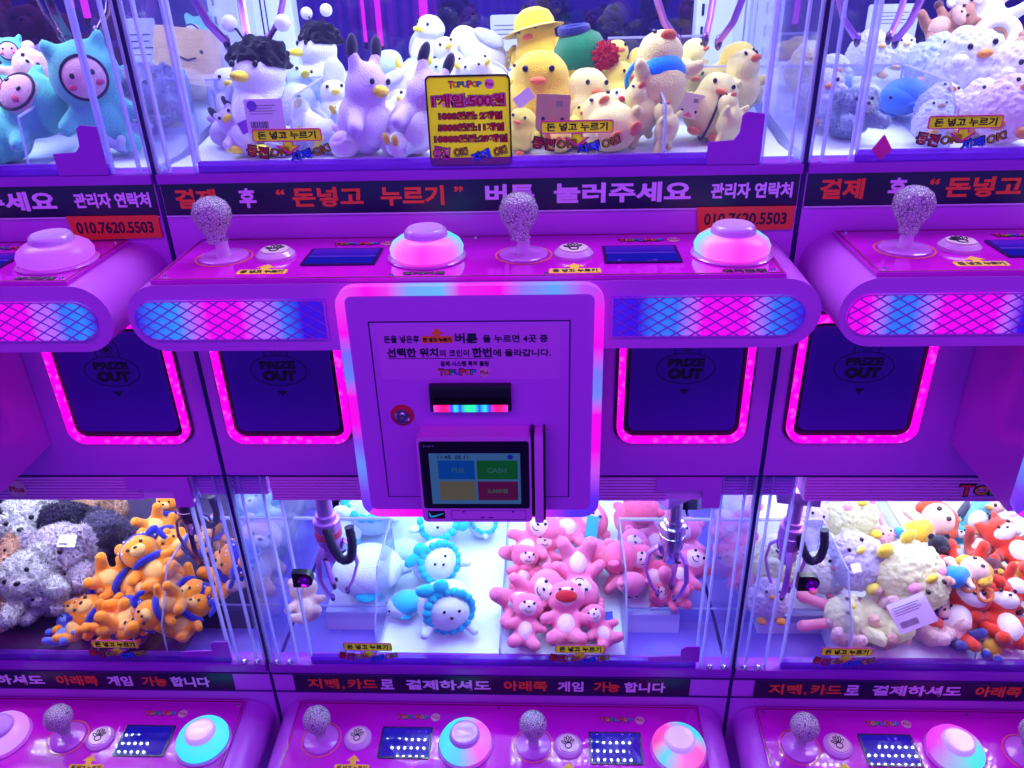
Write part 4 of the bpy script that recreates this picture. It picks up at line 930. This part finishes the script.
up('bear', D((225,190,225), (240,220,240)), 974, 62, .28, 30, (50,0,20), 'small lilac plush bear between the donuts and the large white chick', G)
up('puffy', WB, 806, 72, .50, 30, (0,0,0), 'small white plush chick behind the seam right of the middle machine', G)
up('puffy', D((240,236,190)), 800, 94, .40, 36, (0,0,30), 'pale yellow plush chick behind the seam right of the middle machine', G)
up('puffy', D((225,225,250)), 818, 124, .20, 50, (10,0,0), 'pale lilac plush chick behind the seam, low down', G)
up('fluffy', D((205,215,250), (235,235,250)), 850, 142, .12, 46, (20,0,10), 'pale blue white plush puppy at the foot of the clear corner', G)
up('puffy', D((230,236,250)), 830, 86, .34, 40, (0,0,0), 'white plush chick right behind the seam', G)
up('puffy', D((240,236,248)), 938, 118, .16, 44, (40,20,0), 'white plush chick right of the chute guard', G)
# ---- lower bays
G = 'fluffy plush puppies in the lower bay of the left machine'
F = lambda m, b=None, t=None: D(m, b or m, (60,30,40), t or m)
lo('fluffy', F((248,244,252)), 24, 522, .56, 62, (20,0,30), 'white fluffy plush puppy at the left edge, rearmost', G)
lo('fluffy', F((52,36,84), (90,70,120), (44,30,76)), 56, 524, .55, 48, (0,0,-20), 'black fluffy plush puppy between the white and grey ones', G)
lo('fluffy', F((252,200,176)), 20, 556, .53, 44, (30,30,0), 'peach fluffy plush puppy below the rearmost white one', G)
lo('fluffy', F((240,226,250)), 60, 552, .54, 66, (20,0,10), 'lilac white fluffy plush puppy wearing a white tag', G)
lo('fluffy', F((118,106,150), (140,126,170), (98,86,130)), 104, 532, .52, 50, (20,0,-40), 'grey fluffy plush puppy beside the clear divider', G)
lo('fluffy', F((252,208,180)), 94, 508, .52, 42, (10,0,-20), 'peach fluffy plush puppy behind the grey one', G)
lo('fluffy', F((248,244,252)), 36, 598, .52, 64, (30,-20,20), 'white fluffy plush puppy in front of the tagged one', G)
lo('fluffy', F((232,218,244)), 82, 582, .48, 42, (20,40,-20), 'small lilac grey fluffy plush puppy next to the divider', G)
lo('fluffy', F((252,196,176)), 4, 632, .50, 62, (30,10,0), 'peach fluffy plush puppy at the bottom left corner', G)
lo('fluffy', F((60,44,90)), 2, 520, .58, 36, (0,0,0), 'black fluffy plush puppy cut by the left picture edge', G)
G = 'orange plush bears with blue scarves in the lower bay of the left machine'
for x, y, z, h, r, lab in ((160,532,.52,40,(60,150,20),'upside-down near the back of the pile'), (184,546,.50,34,(70,80,0),'lying on its right side beside the clear corner'), (152,566,.53,50,(50,-30,20),'looking out from the middle of the pile'),
        (116,582,.49,46,(60,130,40),'face down beside the clear divider'), (184,586,.49,44,(50,100,-30),'lying under the raised edge of the chute guard'), (106,624,.47,52,(70,-60,10),'lying nearest the divider at the front'),
        (138,622,.47,58,(70,40,30),'lying behind the window sticker'), (166,606,.51,44,(40,-120,0),'on its back between the sticker and the guard'), (96,604,.46,38,(60,20,0),'small one low against the divider'), (170,514,.50,34,(20,0,0),'farthest back under the header'),
        (190,630,.45,44,(60,20,0),'low inside the chute guard'), (232,572,.50,52,(20,20,-60),'standing behind the seam'), (216,540,.48,34,(20,-20,0),'small one behind the clear corner')):
    lo('bear', OR, x, y, z, h, r, 'orange plush bear in dotted blue scarf, ' + lab, G, ('scarf',))
lo('bear', D((70,110,225),(120,150,235)), 66, 636, .45, 30, (60,0,0), 'small blue plush bear at the front foot of the divider', G)
G = 'white and sky blue plush toys in the lower bay of the middle machine'
lo('seal', CY, 372, 516, .47, 62, (60,20,20), 'white plush seal at the back left below the glowing box corner', G)
lo('whale', CY, 366, 574, .47, 66, (-10,10,15), 'white plush whale behind the clear chute guard', G)
lo('whale', D((60,200,235),(190,225,245),trim=(40,190,230)), 404, 552, .45, 34, (0,0,-30), 'sky blue plush whale beside the chute guard', G)
lo('seal', CY, 436, 562, .48, 48, (30,-20,30), 'white plush seal with sky blue ruffle, upper of the two in the middle', G)
lo('seal', CY, 446, 608, .47, 56, (15,10,20), 'white plush seal with scalloped sky blue ruffle, lower of the two in the middle', G)
lo('whale', D((225,238,248),(50,190,230),trim=(40,190,230)), 404, 608, .44, 34, (0,0,20), 'small blue and white plush whale left of the lower seal', G)
lo('seal', CY, 440, 524, .47, 48, (40,120,0), 'white plush seal tucked right under the card terminal', G)
lo('seal', CY, 482, 524, .46, 30, (50,60,20), 'small white plush seal at the back of the white floor', G)
lo('whale', CY, 340, 536, .46, 48, (0,0,60), 'white plush whale behind the left claw', G)
lo('bear', D((240,190,170),(245,215,200)), 278, 560, .50, 58, (30,20,20), 'peach plush bear seen through the clear left corner', G)
lo('bear', D((150,195,240),(200,220,245)), 262, 516, .50, 46, (30,-20,0), 'light blue plush bear seen through the clear left corner', G)
lo('bear', D((236,196,190),(245,215,200)), 288, 604, .46, 40, (60,-20,0), 'peach plush bear lying low in the clear left corner', G)
G = 'pink plush bears in the lower bay of the middle machine'
for x, y, z, h, r, lab, ac, pl in ((532,544,.48,52,(50,20,-20),'topmost at the clear divider',(),PK), (572,528,.47,56,(60,80,20),'lying on its side below the glowing box corner',(),PK), (522,572,.46,40,(40,30,30),'second from the top along the divider',(),PK2),
        (528,600,.46,58,(45,60,-10),'biggest face looking out along the divider',(),PK), (578,574,.49,56,(65,178,0),'upside-down with its feet up in the middle',(),PK), (602,566,.46,54,(-70,20,30),'seen from behind beside the chute guard',(),PK2),
        (526,644,.45,46,(50,15,10),'at the front beside the divider',(),PK), (566,638,.45,56,(60,0,0),'with a wide open red mouth behind the window sticker',('mouth',),PK), (600,650,.44,40,(60,-30,0),'at the front between the open-mouthed one and the chute guard',(),PK),
        (634,520,.50,52,(10,-20,160),'farthest back, turned around',(),PK2), (622,556,.48,46,(50,50,0),'lying just behind the chute guard',(),PK), (650,572,.47,46,(40,-40,0),'below the chrome claw',(),PK2),
        (688,574,.47,50,(60,70,30),'lying right of the chrome claw',(),PK), (700,546,.47,42,(30,-20,-30),'in the back right corner',(),PK), (624,590,.45,40,(-60,20,0),'face down next to the chute well',(),PK), (672,598,.44,34,(60,-80,0),'lying at the edge of the chute well',(),PK2),
        (656,536,.48,40,(40,20,0),'tucked behind the chrome claw',(),PK), (730,570,.48,56,(30,-20,0),'seen through the clear right corner',(),PK2), (726,520,.48,48,(30,30,0),'high up behind the clear right corner',(),D((250,150,180),(255,200,215))), (545,566,.43,40,(50,0,0),'half buried among the others near the divider',(),PK2), (552,612,.43,38,(60,-40,0),'lying under the upside-down bear',(),PK2)):
    lo('monkey', pl, x, y, z, h, r, 'pink plush bear, ' + lab, G, ac)
G = 'cream fluffy plush toys in the lower bay of the right machine'
lo('puffy', CRY, 850, 514, .55, 54, (30,0,20), 'cream plush chick with pink cheek at the back under the header', G)
lo('puffy', D((222,214,240),(240,230,245),(245,225,90),(215,200,235)), 858, 562, .54, 58, (40,-30,10), 'lilac white plush chick with yellow feet in the middle of the cream heap', G)
lo('puffy', CRY, 908, 574, .54, 70, (60,150,0), 'cream yellow plush chick turned head down beside the red toys', G)
lo('puffy', CRM, 824, 572, .50, 46, (20,20,0), 'white plush chick beside the violet glass lock', G)
lo('bunny', CRY, 866, 622, .53, 68, (70,-60,20), 'cream fluffy plush rabbit lying in front with its back arched', G)
lo('bunny', LPK, 920, 646, .50, 56, (60,60,20), 'pale peach plush rabbit lying at the front below the barcode tag', G)
lo('bunny', LPK, 842, 648, .46, 44, (70,20,0), 'peach pink plush rabbit lying at the window sticker', G)
lo('bunny', LPK, 884, 592, .50, 44, (60,30,40), 'pale pink plush rabbit between the two cream chicks', G)
lo('puffy', D((236,240,205)), 775, 560, .52, 52, (10,0,20), 'cream plush chick behind the clear left corner of the right machine', G)
lo('puffy', D((225,205,235)), 768, 600, .47, 42, (20,0,0), 'lilac plush chick low behind the clear left corner of the right machine', G)
lo('bunny', D((232,220,240),(250,190,210)), 806, 528, .52, 48, (20,20,0), 'white plush rabbit behind the hanging violet claw', G)
lo('bunny', LPK, 890, 548, .50, 36, (50,-20,0), 'pale pink plush rabbit at the back of the cream heap', G)
lo('bunny', LPK, 935, 620, .46, 44, (60,-30,0), 'pale peach plush rabbit low along the clear divider', G)
G = 'red and colourful plush figures in the lower bay of the right machine'
dl = lambda m, h, b: D(m, b, (240,150,60), h)
lo('doll', dl((245,180,40),(215,80,40),(60,170,230)), 924, 528, .53, 52, (60,60,0), 'plush doll with red hair, yellow dress and blue boots at the back', G)
lo('fox', RED, 960, 572, .52, 54, (60,-80,20), 'red plush fox lying across the middle', G)
lo('doll', dl((40,150,235),(245,190,50),(245,180,160)), 962, 574, .56, 44, (80,70,0), 'plush doll in blue shorts and yellow top lying on the red fox', G)
lo('fox', RED, 960, 612, .50, 62, (45,20,-20), 'red plush fox wearing orange goggles', G, ('goggles',))
lo('fox', RED, 1002, 622, .50, 62, (60,20,20), 'red plush fox with big white belly at the right edge', G)
lo('fox', RED, 1012, 548, .53, 52, (60,-30,0), 'red plush fox with white belly at the back right edge', G)
lo('bear', D((60,60,150),(245,190,190)), 948, 638, .46, 44, (60,-30,0), 'navy and pink plush bear low at the front', G)
lo('doll', dl((245,180,50),(240,150,60),(60,110,220)), 990, 652, .45, 38, (70,30,0), 'plush doll in yellow dress low at the front right', G)
lo('bird', D((70,200,225),(235,240,250),(245,190,60),(30,20,60)), 952, 532, .50, 34, (40,0,10), 'turquoise plush bird with black wings at the back', G)
lo('bird', D((120,205,225),(240,240,250),(245,160,60),(60,60,80)), 976, 516, .53, 36, (30,30,0), 'pale turquoise plush bird in the rear row', G)
lo('bear', D((20,14,40),(40,30,70)), 938, 556, .53, 30, (20,0,0), 'small black plush bear left of the red foxes', G)
lo('fox', D((190,70,50),(240,210,200),trim=(190,70,50)), 984, 548, .51, 42, (50,90,0), 'brick red plush fox with its belly up at the back', G)
lo('doll', dl((235,235,245),(60,40,50),(200,200,230)), 1000, 516, .54, 34, (40,-20,0), 'plush doll in white dress with dark hair at the back right', G)
lo('bear', D((60,175,225),(240,240,250)), 958, 548, .48, 34, (50,0,0), 'sky blue plush bear between the birds and the foxes', G)
lo('bear', D((245,190,60),(250,220,140)), 1010, 578, .50, 30, (60,60,0), 'small yellow plush bear right of the red foxes', G)
lo('fox', RED, 1020, 590, .50, 40, (60,120,0), 'red plush fox cut by the right picture edge', G)
lo('bear', D((96,36,60),(150,70,80)), 990, 590, .47, 46, (40,0,0), 'dark maroon plush bear underneath the red foxes', G)
# more toys filling the front rows of the upper bays
G = 'yellow plush chicks and ducks in the upper bay of the middle machine'
up('duck', YP, 640, 140, .10, 44, (60,-30,20), 'pale yellow plush duck lying low between the right sticker and the clear guard', G)
up('chick', YL, 582, 140, .11, 40, (30,10,-10), 'yellow plush chick low behind the right sticker, under the card', G)
up('duck', YL, 700, 112, .26, 44, (20,0,-30), 'yellow plush duck lying behind the strapped chick', G)
up('chick', YP, 742, 108, .28, 44, (10,0,-30), 'pale yellow plush chick at the right end beneath the column', G)
up('duck', YP, 726, 152, .09, 36, (70,20,60), 'pale yellow plush duck lying low left of the purple corner bracket', G)
up('chick', YL, 640, 72, .45, 34, (10,0,20), 'small yellow plush chick at the back, right of the blue-banded one', G)
up('chick', YL, 524, 90, .30, 44, (20,0,-20), 'yellow plush chick behind the price sign edge', G)
G = 'white and lilac plush birds in the upper bay of the middle machine'
up('bird', PBL, 330, 138, .11, 44, (60,20,-20), 'pale blue plush bird lying between the left sticker and the lilac cats', G)
up('bird', WHT_, 338, 120, .20, 46, (20,0,20), 'white plush bird sitting left of the lilac cat', G)
up('tipear', LIL, 392, 146, .09, 36, (70,-20,0), 'lilac plush cat lying low between the two standing ones', G)
up('bird', D((235,240,250),(240,242,250),(245,225,60),(170,180,225)), 228, 104, .26, 48, (10,0,20), 'white plush bird at the left end behind the clear guard', G)
G = 'white and pastel plush toys in the upper bay of the right machine'
up('puffy', WB, 930, 146, .09, 40, (40,0,0), 'white plush chick low behind the right window sticker', G)
up('puffy', D((250,240,250)), 978, 122, .14, 50, (20,0,0), 'pinkish white plush chick below the large white one', G)
# clear box with white bracket at the back of the middle upper bay
a = atY(608, 38, .50); b = atY(700, 82, .50); w_ = b.x-a.x; h_ = a.z-b.z
bx = MB().box(0, w_, -.001, .001, -h_, 0).obj('clear_box', ACR, None, a); tag(bx, 'clear acrylic box standing behind the yellow chicks', 'box')
for q in ((0, w_, -.002, .002), (0, .003, -h_, 0)): MB().box(q[0], q[1], -.0025, .0025, q[2], q[3]).obj('box_rim', ACRE, bx)
MB().box(-.0015, .0015, -.07, 0, -h_, 0).obj('box_side', ACR, bx)
MB().prism([(w_*.26,-h_*.98),(w_*.62,-h_*.98),(w_*.62,0),(w_*.46,.0),(w_*.45,-h_*.58),(w_*.26,-h_*.66)], -.006, -.003).obj('white_bracket', COLM, bx)
G = 'fluffy plush puppies in the lower bay of the left machine'
lo('fluffy', F((252,198,178)), 14, 640, .46, 44, (40,20,10), 'peach fluffy plush puppy lowest in the bottom left corner by the glass', G)
lo('fluffy', F((244,236,250)), 52, 610, .45, 40, (30,-20,0), 'small white fluffy plush puppy at the front of the dark floor', G)
G = 'cream fluffy plush toys in the lower bay of the right machine'
lo('bunny', D((250,206,196),(250,180,190),(245,150,160),(250,200,190)), 888, 648, .45, 46, (75,40,-20), 'peach plush rabbit lying at the front between the sticker and the barcode tag', G)
lo('puffy', CRM, 946, 604, .45, 36, (30,0,0), 'small white plush chick squeezed against the divider', G)
G = 'orange plush bears with blue scarves in the lower bay of the left machine'
lo('bear', OR, 122, 644, .45, 44, (70,100,0), 'orange plush bear in dotted blue scarf, lowest at the glass by the sticker', G, ('scarf',))
lo('bear', OR, 78, 630, .45, 38, (60,-20,0), 'orange plush bear in dotted blue scarf, next to the small blue bear', G, ('scarf',))
# ---- cards and tags
CARD = mat('card_white', (232,226,240), .5); CARDB = mat('card_brown', (205,165,110), .55); CARDG = mat('notice_grey', (205,215,235), .5, transl=.3)
def card(x, y, Y, wpx, hpx, rot, m, label, name='hang_tag', cat='tag', bars=True, grp='paper tags and cards on the plush toys', deco=None, up_=True):
    p = atY(x, y, Y) if up_ else atZ(x, y, Y); s = depth(p)/FPX; w, h = wpx*s, hpx*s
    o = MB().prism(rrect(-w/2, w/2, -h/2, h/2, min(w, h)*.06, 3), -.0006, .0006, 'Y').obj(name, m, None, p)
    o.rotation_euler = [math.radians(a) for a in rot]; tag(o, label, cat, grp)
    if bars:
        g = MB(); random.seed(3)
        xx = -w*.40
        while xx < w*.05:
            b = w*random.choice((.008,.015,.022)); g.box(xx, xx+b, -.0010, -.0006, -h*.36, -h*.16); xx += b+w*random.choice((.012,.02))
        for k in range(4): g.box(-w*.40, w*(.3-.08*(k % 2)), -.0010, -.0006, h*(.30-k*.08), h*(.315-k*.08))
        g.obj('barcode_print', TXTD, o, smooth=False)
    if deco: deco(o, w, h)
    return o
def emblem(o, w, h):
    MB().lathe([(0,.0012),(w*.13,.0012),(w*.13,.0006),(0,.0006)], n=24).obj('purple_emblem', mat('emblem', (110,60,190), .5), o, (-w*.30, 0, h*.30)).rotation_euler = FRONT
def chickface(o, w, h):
    MB().prism([(-w*.2,-h*.42),(w*.2,-h*.42),(0,-h*.22)], -.0012, -.0006).obj('printed_beak', mat('beak_print', (230,110,90), .5), o)
    for s in (-1, 1): MB().ell((s*w*.28, -.0008, -h*.2), (w*.06, .0004, h*.06), 2).obj('printed_eye', TXTD, o)
    MB().box(w*.08, w*.28, -.0010, -.0006, h*.16, h*.32).obj('code_patch', mat('patch_grey', (150,130,110), .5), o)
card(265, 116, .045, 39, 33, (0,0,0), CARD, 'white product card with purple emblem and barcode above the left sticker', deco=emblem)
card(553, 112, .05, 34, 34, (0,3,0), CARDB, 'brown card with printed chick face held by the hooded chick', bars=False, deco=chickface)
card(524, 98, .09, 20, 12, (0,-35,0), mat('card_lilac', (215,200,240), .5), 'lilac folded tag on the big hooded chick', bars=False)
card(690, 106, .12, 26, 24, (0,12,10), mat('card_cream', (225,210,170), .5), 'cream face card between the blue-bibbed duck and the strapped chick', bars=False, deco=chickface)
card(702, 82, .26, 24, 12, (30,5,0), mat('card_pale', (210,220,245), .5), 'pale blue tag on the sideways duck', bars=False)
card(247, 126, .05, 16, 12, (0,-20,0), mat('card_violet', (150,60,200), .5), 'violet square tag left of the white product card', bars=False)
card(67, 541, .60, 17, 12, (-50,5,5), CARD, 'white sewn tag on the lilac fluffy puppy', up_=False)
card(912, 613, .585, 38, 30, (-50,-30,0), CARD, 'white barcode tag resting on the peach rabbit', up_=False)
card(856, 568, .60, 10, 9, (-50,0,10), CARD, 'tiny white square tag on the lilac white chick', up_=False, bars=False)
card(596, 618, .43, 34, 12, (-85,-10,0), mat('card_blue', (40,60,200), .5), 'blue printed card lying on the floor by the chute guard', up_=False, bars=False)
card(592, 527, .50, 12, 22, (-40,10,0), mat('card_sky', (40,160,235), .5), 'sky blue tag beneath the glowing box corner', up_=False, bars=False)
card(510, 42, .58, 38, 50, (0,0,0), CARDG, 'pale notice sheet with small print behind the middle heap', 'notice_sheet', 'notice', grp='notice sheets on the back glass')
card(891, 26, .58, 50, 40, (0,0,0), CARDG, 'grey blue notice sheet with small print in the right machine', 'notice_sheet', 'notice', grp='notice sheets on the back glass')
card(146, 60, .50, 34, 76, (0,0,0), CARDG, 'pale lilac notice sheet in the left machine behind the seam', 'notice_sheet', 'notice', grp='notice sheets on the back glass')
# price poster on the front glass
pr = MB().ring(rrect(-.0625, .0625, -.0655, .0655, .008), rrect(-.0600, .0600, -.0630, .0630, .006), -.0020, 0).obj('price_sign', TXTB, None, (.4965, -.0005, 1.5415)); tag(pr, 'yellow price sign with crimson numbers stuck on the middle upper glass', 'price sign')
MB().prism(rrect(-.0602, .0602, -.0632, .0632, .006), -.0018, -.0011).obj('yellow_field', YEL, pr)
def pt(s, x, z, w, h, m, bold=.03, out=None, ob=.09, roll=0):
    if out: txt(s, x, z, -.0020, w*1.03, h*1.12, out, pr, ob, roll)
    txt(s, x, z, -.0030, w, h, m, pr, bold, roll)
pt('1게임:500원', 0, .0300, .108, .0185, TXTCR, .03, TXTD, .14)
txt('1게임:500원', 0, .0300, -.0025, .1095, .0198, TXTPK, pr, .085)
pt('1000원권: 2게임', .002, .0085, .093, .0115, TXTCR, .035, TXTD, .10)
pt('5000원권:11게임', .002, -.0080, .097, .0115, TXTCR, .035, TXTD, .10)
pt('10000원권:23게임', .001, -.0245, .108, .0115, TXTCR, .035, TXTD, .10)
pt('동전', -.044, -.045, .026, .018, PINKS, .03, TXTD, .10, -.15); pt('OK!', -.015, -.044, .022, .012, YEL, .02, TXTD, .09, .1)
pt('지폐', .015, -.050, .030, .014, TXTBL, .03, TXTD, .10, .3); pt('OK!', .045, -.043, .021, .012, YEL, .02, TXTD, .09, .25)
logo(pr, .006, -.002, .0525, .068, .0095)
# ---- claws
def claw(loc, s, label, grp, spread, body=CHROME, arm=CHROME, collar=None, turn=0, cable=True, n=3):
    R = empty('crane_claw', label, 'claw', loc, grp); R.rotation_euler = (0, 0, math.radians(turn)); R.scale = (s, s, s)
    MB().box(-.05, .05, -.03, .04, .165, .20, .004).obj('carriage', arm, R)
    MB().lathe([(0,.166),(.018,.166),(.018,.10),(.023,.098),(.023,.085),(.030,.083),(.030,.05),(.027,.048),(.027,.02),(.022,.015),(.022,-.02),(.015,-.03),(0,-.03)], n=28).obj('motor_housing', body, R)
    MB().lathe([(.0275,.06),(.031,.058),(.031,.04),(.0275,.038)], n=28).obj('collar', collar or arm, R)
    for k in range(n):
        a = 2*PI*k/n+.5; c, q = math.cos(a), math.sin(a)
        pr_ = [(.02,.0),(.03+.03*spread,.02),(.045+.07*spread,.0),(.05+.09*spread,-.05),(.035+.075*spread,-.10),(.02+.045*spread,-.13)]
        A = MB().tube([(c*r, q*r, z) for r, z in pr_], .0075, 8, flat=.5).obj('arm', arm, R)
        r, z = pr_[-1]; MB().ell((c*r, q*r, z), (.006,.006,.012), 2).obj('finger_pad', DCHROME, A)
        MB().tube([(c*.012, q*.012, -.025), (c*(.03+.03*spread), q*(.03+.03*spread), -.01)], .003, 6).obj('link_rod', DCHROME, R)
    if cable:
        pts = [(.012, -.02, .075), (.03, -.03, .03), (.05, -.03, .00), (.072, -.025, .01), (.078, -.02, .05), (.07, -.015, .10)]
        P_ = []
        for i in range(len(pts)-1):
            for k in range(6): P_.append(Vector(pts[i]).lerp(Vector(pts[i+1]), k/6))
        for _ in range(3): P_ = [P_[0]]+[(P_[i-1]+P_[i]+P_[i+1])/3 for i in range(1, len(P_)-1)]+[P_[-1]]
        MB().tube(P_, [.010+.0012*(i % 2) for i in range(len(P_))], 10).obj('coiled_cable', mat('cable_black', (22,16,52), .5), R)
    return R
VI = mat('claw_violet', (190,120,210), .3, metal=.7)
g = 'crane claws hanging in the lower bays'
claw(atY(331, 548, .13), .95, 'violet grey crane claw with black coiled cable at left of the middle machine', g, .05, VI, VI, mat('claw_red', (190,40,90), .4), turn=-20)
claw(atY(671, 552, .16), .90, 'chrome crane claw hanging over the right chute of the middle machine', g, .12, CHROME, VI, CHROME, turn=35, cable=False)
claw(atY(788, 552, .13), .85, 'violet crane claw with black coiled cable in the right machine', g, .05, VI, VI, VI, turn=-10)
claw(atY(192, 524, .16), .75, 'dark crane claw in the left machine behind the orange bears', g, .1, DCHROME, DCHROME, DCHROME, turn=20)
g = 'crane claws hanging in the upper bays'
claw(atY(232, -52, .20), 1.05, 'open metal crane claw above the black-capped bird', g, .35, mat('claw_red', (190,40,90), .4), VI, VI, turn=80, cable=False)
claw(atY(708, -52, .22), 1.05, 'open metal crane claw above the yellow chicks', g, .35, CHROME, VI, VI, turn=40, cable=False)
claw(atY(896, -50, .22), 1.0, 'open metal crane claw above the white toys of the right machine', g, .35, CHROME, VI, VI, turn=20, cable=False)
claw(atY(52, -55, .18), 1.0, 'open metal crane claw above the violet octopuses of the left machine', g, .30, DCHROME, DCHROME, DCHROME, turn=10, cable=False)
# ---- what stands behind the machines
NEON = mat('neon_pink', (80,10,60), .3, emit=(255,50,170), es=3.5)
for x, y0, y1, w in ((381, -40, 46, .008), (366, -40, 42, .005), (425, -40, 32, .012), (88, -40, 18, .010), (74, -40, 8, .004), (795, -40, 24, .008)):
    Yd = 2.93; a = atY(x, y1, Yd); b = Vector((a.x, a.y, a.z+.9))
    o = MB().tube([Vector((0,0,0)), b-a], w*1.7, 10).obj('neon_tube', NEON, None, a)
    MB().lathe([(0,0),(w*1.8,0),(w*1.8,-.03),(0,-.03)], n=12).obj('end_cap', BLACK, o)
    tag(o, 'pink neon tube glowing on the wall behind, ' + {381:'tallest of the middle group', 366:'thinnest left one of the middle group', 425:'brightest right one of the middle group', 88:'right of two at far left', 74:'thin left of two at far left', 795:'single one behind the right seam'}[x], 'neon light', 'neon tubes on the back wall')
CURT = mat('curtain_violet', (150,100,210), .5)
cu = MB(); n = 120; pa = [(-.75+2.4*k/n*.55, 2.97+.012*math.sin(k*1.3)) for k in range(n+1)]
cu.prism(pa+[(x, y+.01) for x, y in pa[::-1]], .6, 2.7, 'Z'); tag(cu.obj('pleated_curtain', CURT), 'violet pleated curtain behind the middle of the upper bays', 'curtain')
sh = MB().box(-1.6, 2.8, 1.05, 1.5, 0, 1.42).obj('rear_display_unit', mat('unit_dark', (40,26,90), .5)); tag(sh, 'dark display counter behind the machines carrying dim plush toys', 'display counter')
MB().box(-1.62, 2.82, 1.03, 1.52, 1.40, 1.43).obj('counter_top', mat('unit_top', (60,40,120), .4), sh)
G = 'dim plush toys on the counter behind the machines'
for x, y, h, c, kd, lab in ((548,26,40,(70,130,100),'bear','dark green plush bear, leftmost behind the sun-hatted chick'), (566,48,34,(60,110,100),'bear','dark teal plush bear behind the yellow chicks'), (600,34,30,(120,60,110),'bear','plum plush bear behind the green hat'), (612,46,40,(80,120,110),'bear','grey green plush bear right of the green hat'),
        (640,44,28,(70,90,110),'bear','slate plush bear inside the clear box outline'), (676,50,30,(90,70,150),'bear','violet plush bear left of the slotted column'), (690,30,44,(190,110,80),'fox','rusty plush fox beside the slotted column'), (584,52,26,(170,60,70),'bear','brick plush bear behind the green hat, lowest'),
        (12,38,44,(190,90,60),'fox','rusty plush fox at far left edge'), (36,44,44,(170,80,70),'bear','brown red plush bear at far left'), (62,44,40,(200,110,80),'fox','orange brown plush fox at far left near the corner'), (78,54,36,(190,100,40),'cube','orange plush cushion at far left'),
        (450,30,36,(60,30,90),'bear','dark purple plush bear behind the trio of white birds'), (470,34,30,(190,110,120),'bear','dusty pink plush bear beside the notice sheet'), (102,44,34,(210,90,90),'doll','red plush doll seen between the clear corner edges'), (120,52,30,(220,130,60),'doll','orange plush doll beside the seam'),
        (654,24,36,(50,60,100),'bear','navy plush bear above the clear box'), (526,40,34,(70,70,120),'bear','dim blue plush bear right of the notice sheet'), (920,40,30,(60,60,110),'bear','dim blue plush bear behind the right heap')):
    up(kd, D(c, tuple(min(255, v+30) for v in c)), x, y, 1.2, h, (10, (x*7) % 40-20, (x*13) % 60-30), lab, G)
# ------------------------------------------------------------------ light
def area(name, loc, rot, sx, sy, power, col):
    l = bpy.data.lights.new(name, 'AREA'); l.shape = 'RECTANGLE'; l.size = sx; l.size_y = sy; l.energy = power; l.color = col
    o = bpy.data.objects.new(name, l); C.objects.link(o); o.location = loc; o.rotation_euler = rot; return o
w = bpy.data.worlds.new('room'); S.world = w; w.use_nodes = True
w.node_tree.nodes['Background'].inputs[0].default_value = (.30, .10, .9, 1); w.node_tree.nodes['Background'].inputs[1].default_value = .25
# ceiling neon of the arcade, behind and above the camera: magenta high up, blue-violet lower
area('ceiling_neon', (.5, -1.6, 2.9), (math.radians(28), 0, 0), 4.5, .8, 46, (.68, .075, 1))
area('far_arcade_glow', (.6, -2.5, 1.35), (math.radians(90), 0, 0), 5.0, 1.6, 27, (.18, .17, 1))
for i in (-1, 0, 1):
    area('upper_bay_light', (i+.5, .22, 2.0), (0, 0, 0), .84, .36, 11, (.74, .88, 1))
    c = (.46, .84, 1) if i == 0 else (.80, .90, 1)
    area('lower_bay_light', (i+.5, .46, .895), (0, 0, 0), .82, .24, 4.2, c)
    area('lower_front_light', (i+.5, .105, .895), (0, 0, 0), .82, .10, 2.6, c)
area('back_room_light', (.5, 1.9, 2.8), (0, 0, 0), 5, 1.2, 70, (.50, .32, 1))
S.view_settings.view_transform = 'Standard'; S.view_settings.look = 'None'; S.view_settings.gamma = 1; S.view_settings.exposure = 0
S.view_settings.use_curve_mapping = False
S.cycles.transparent_max_bounces = 24; S.cycles.max_bounces = 7; S.cycles.sample_clamp_indirect = 4
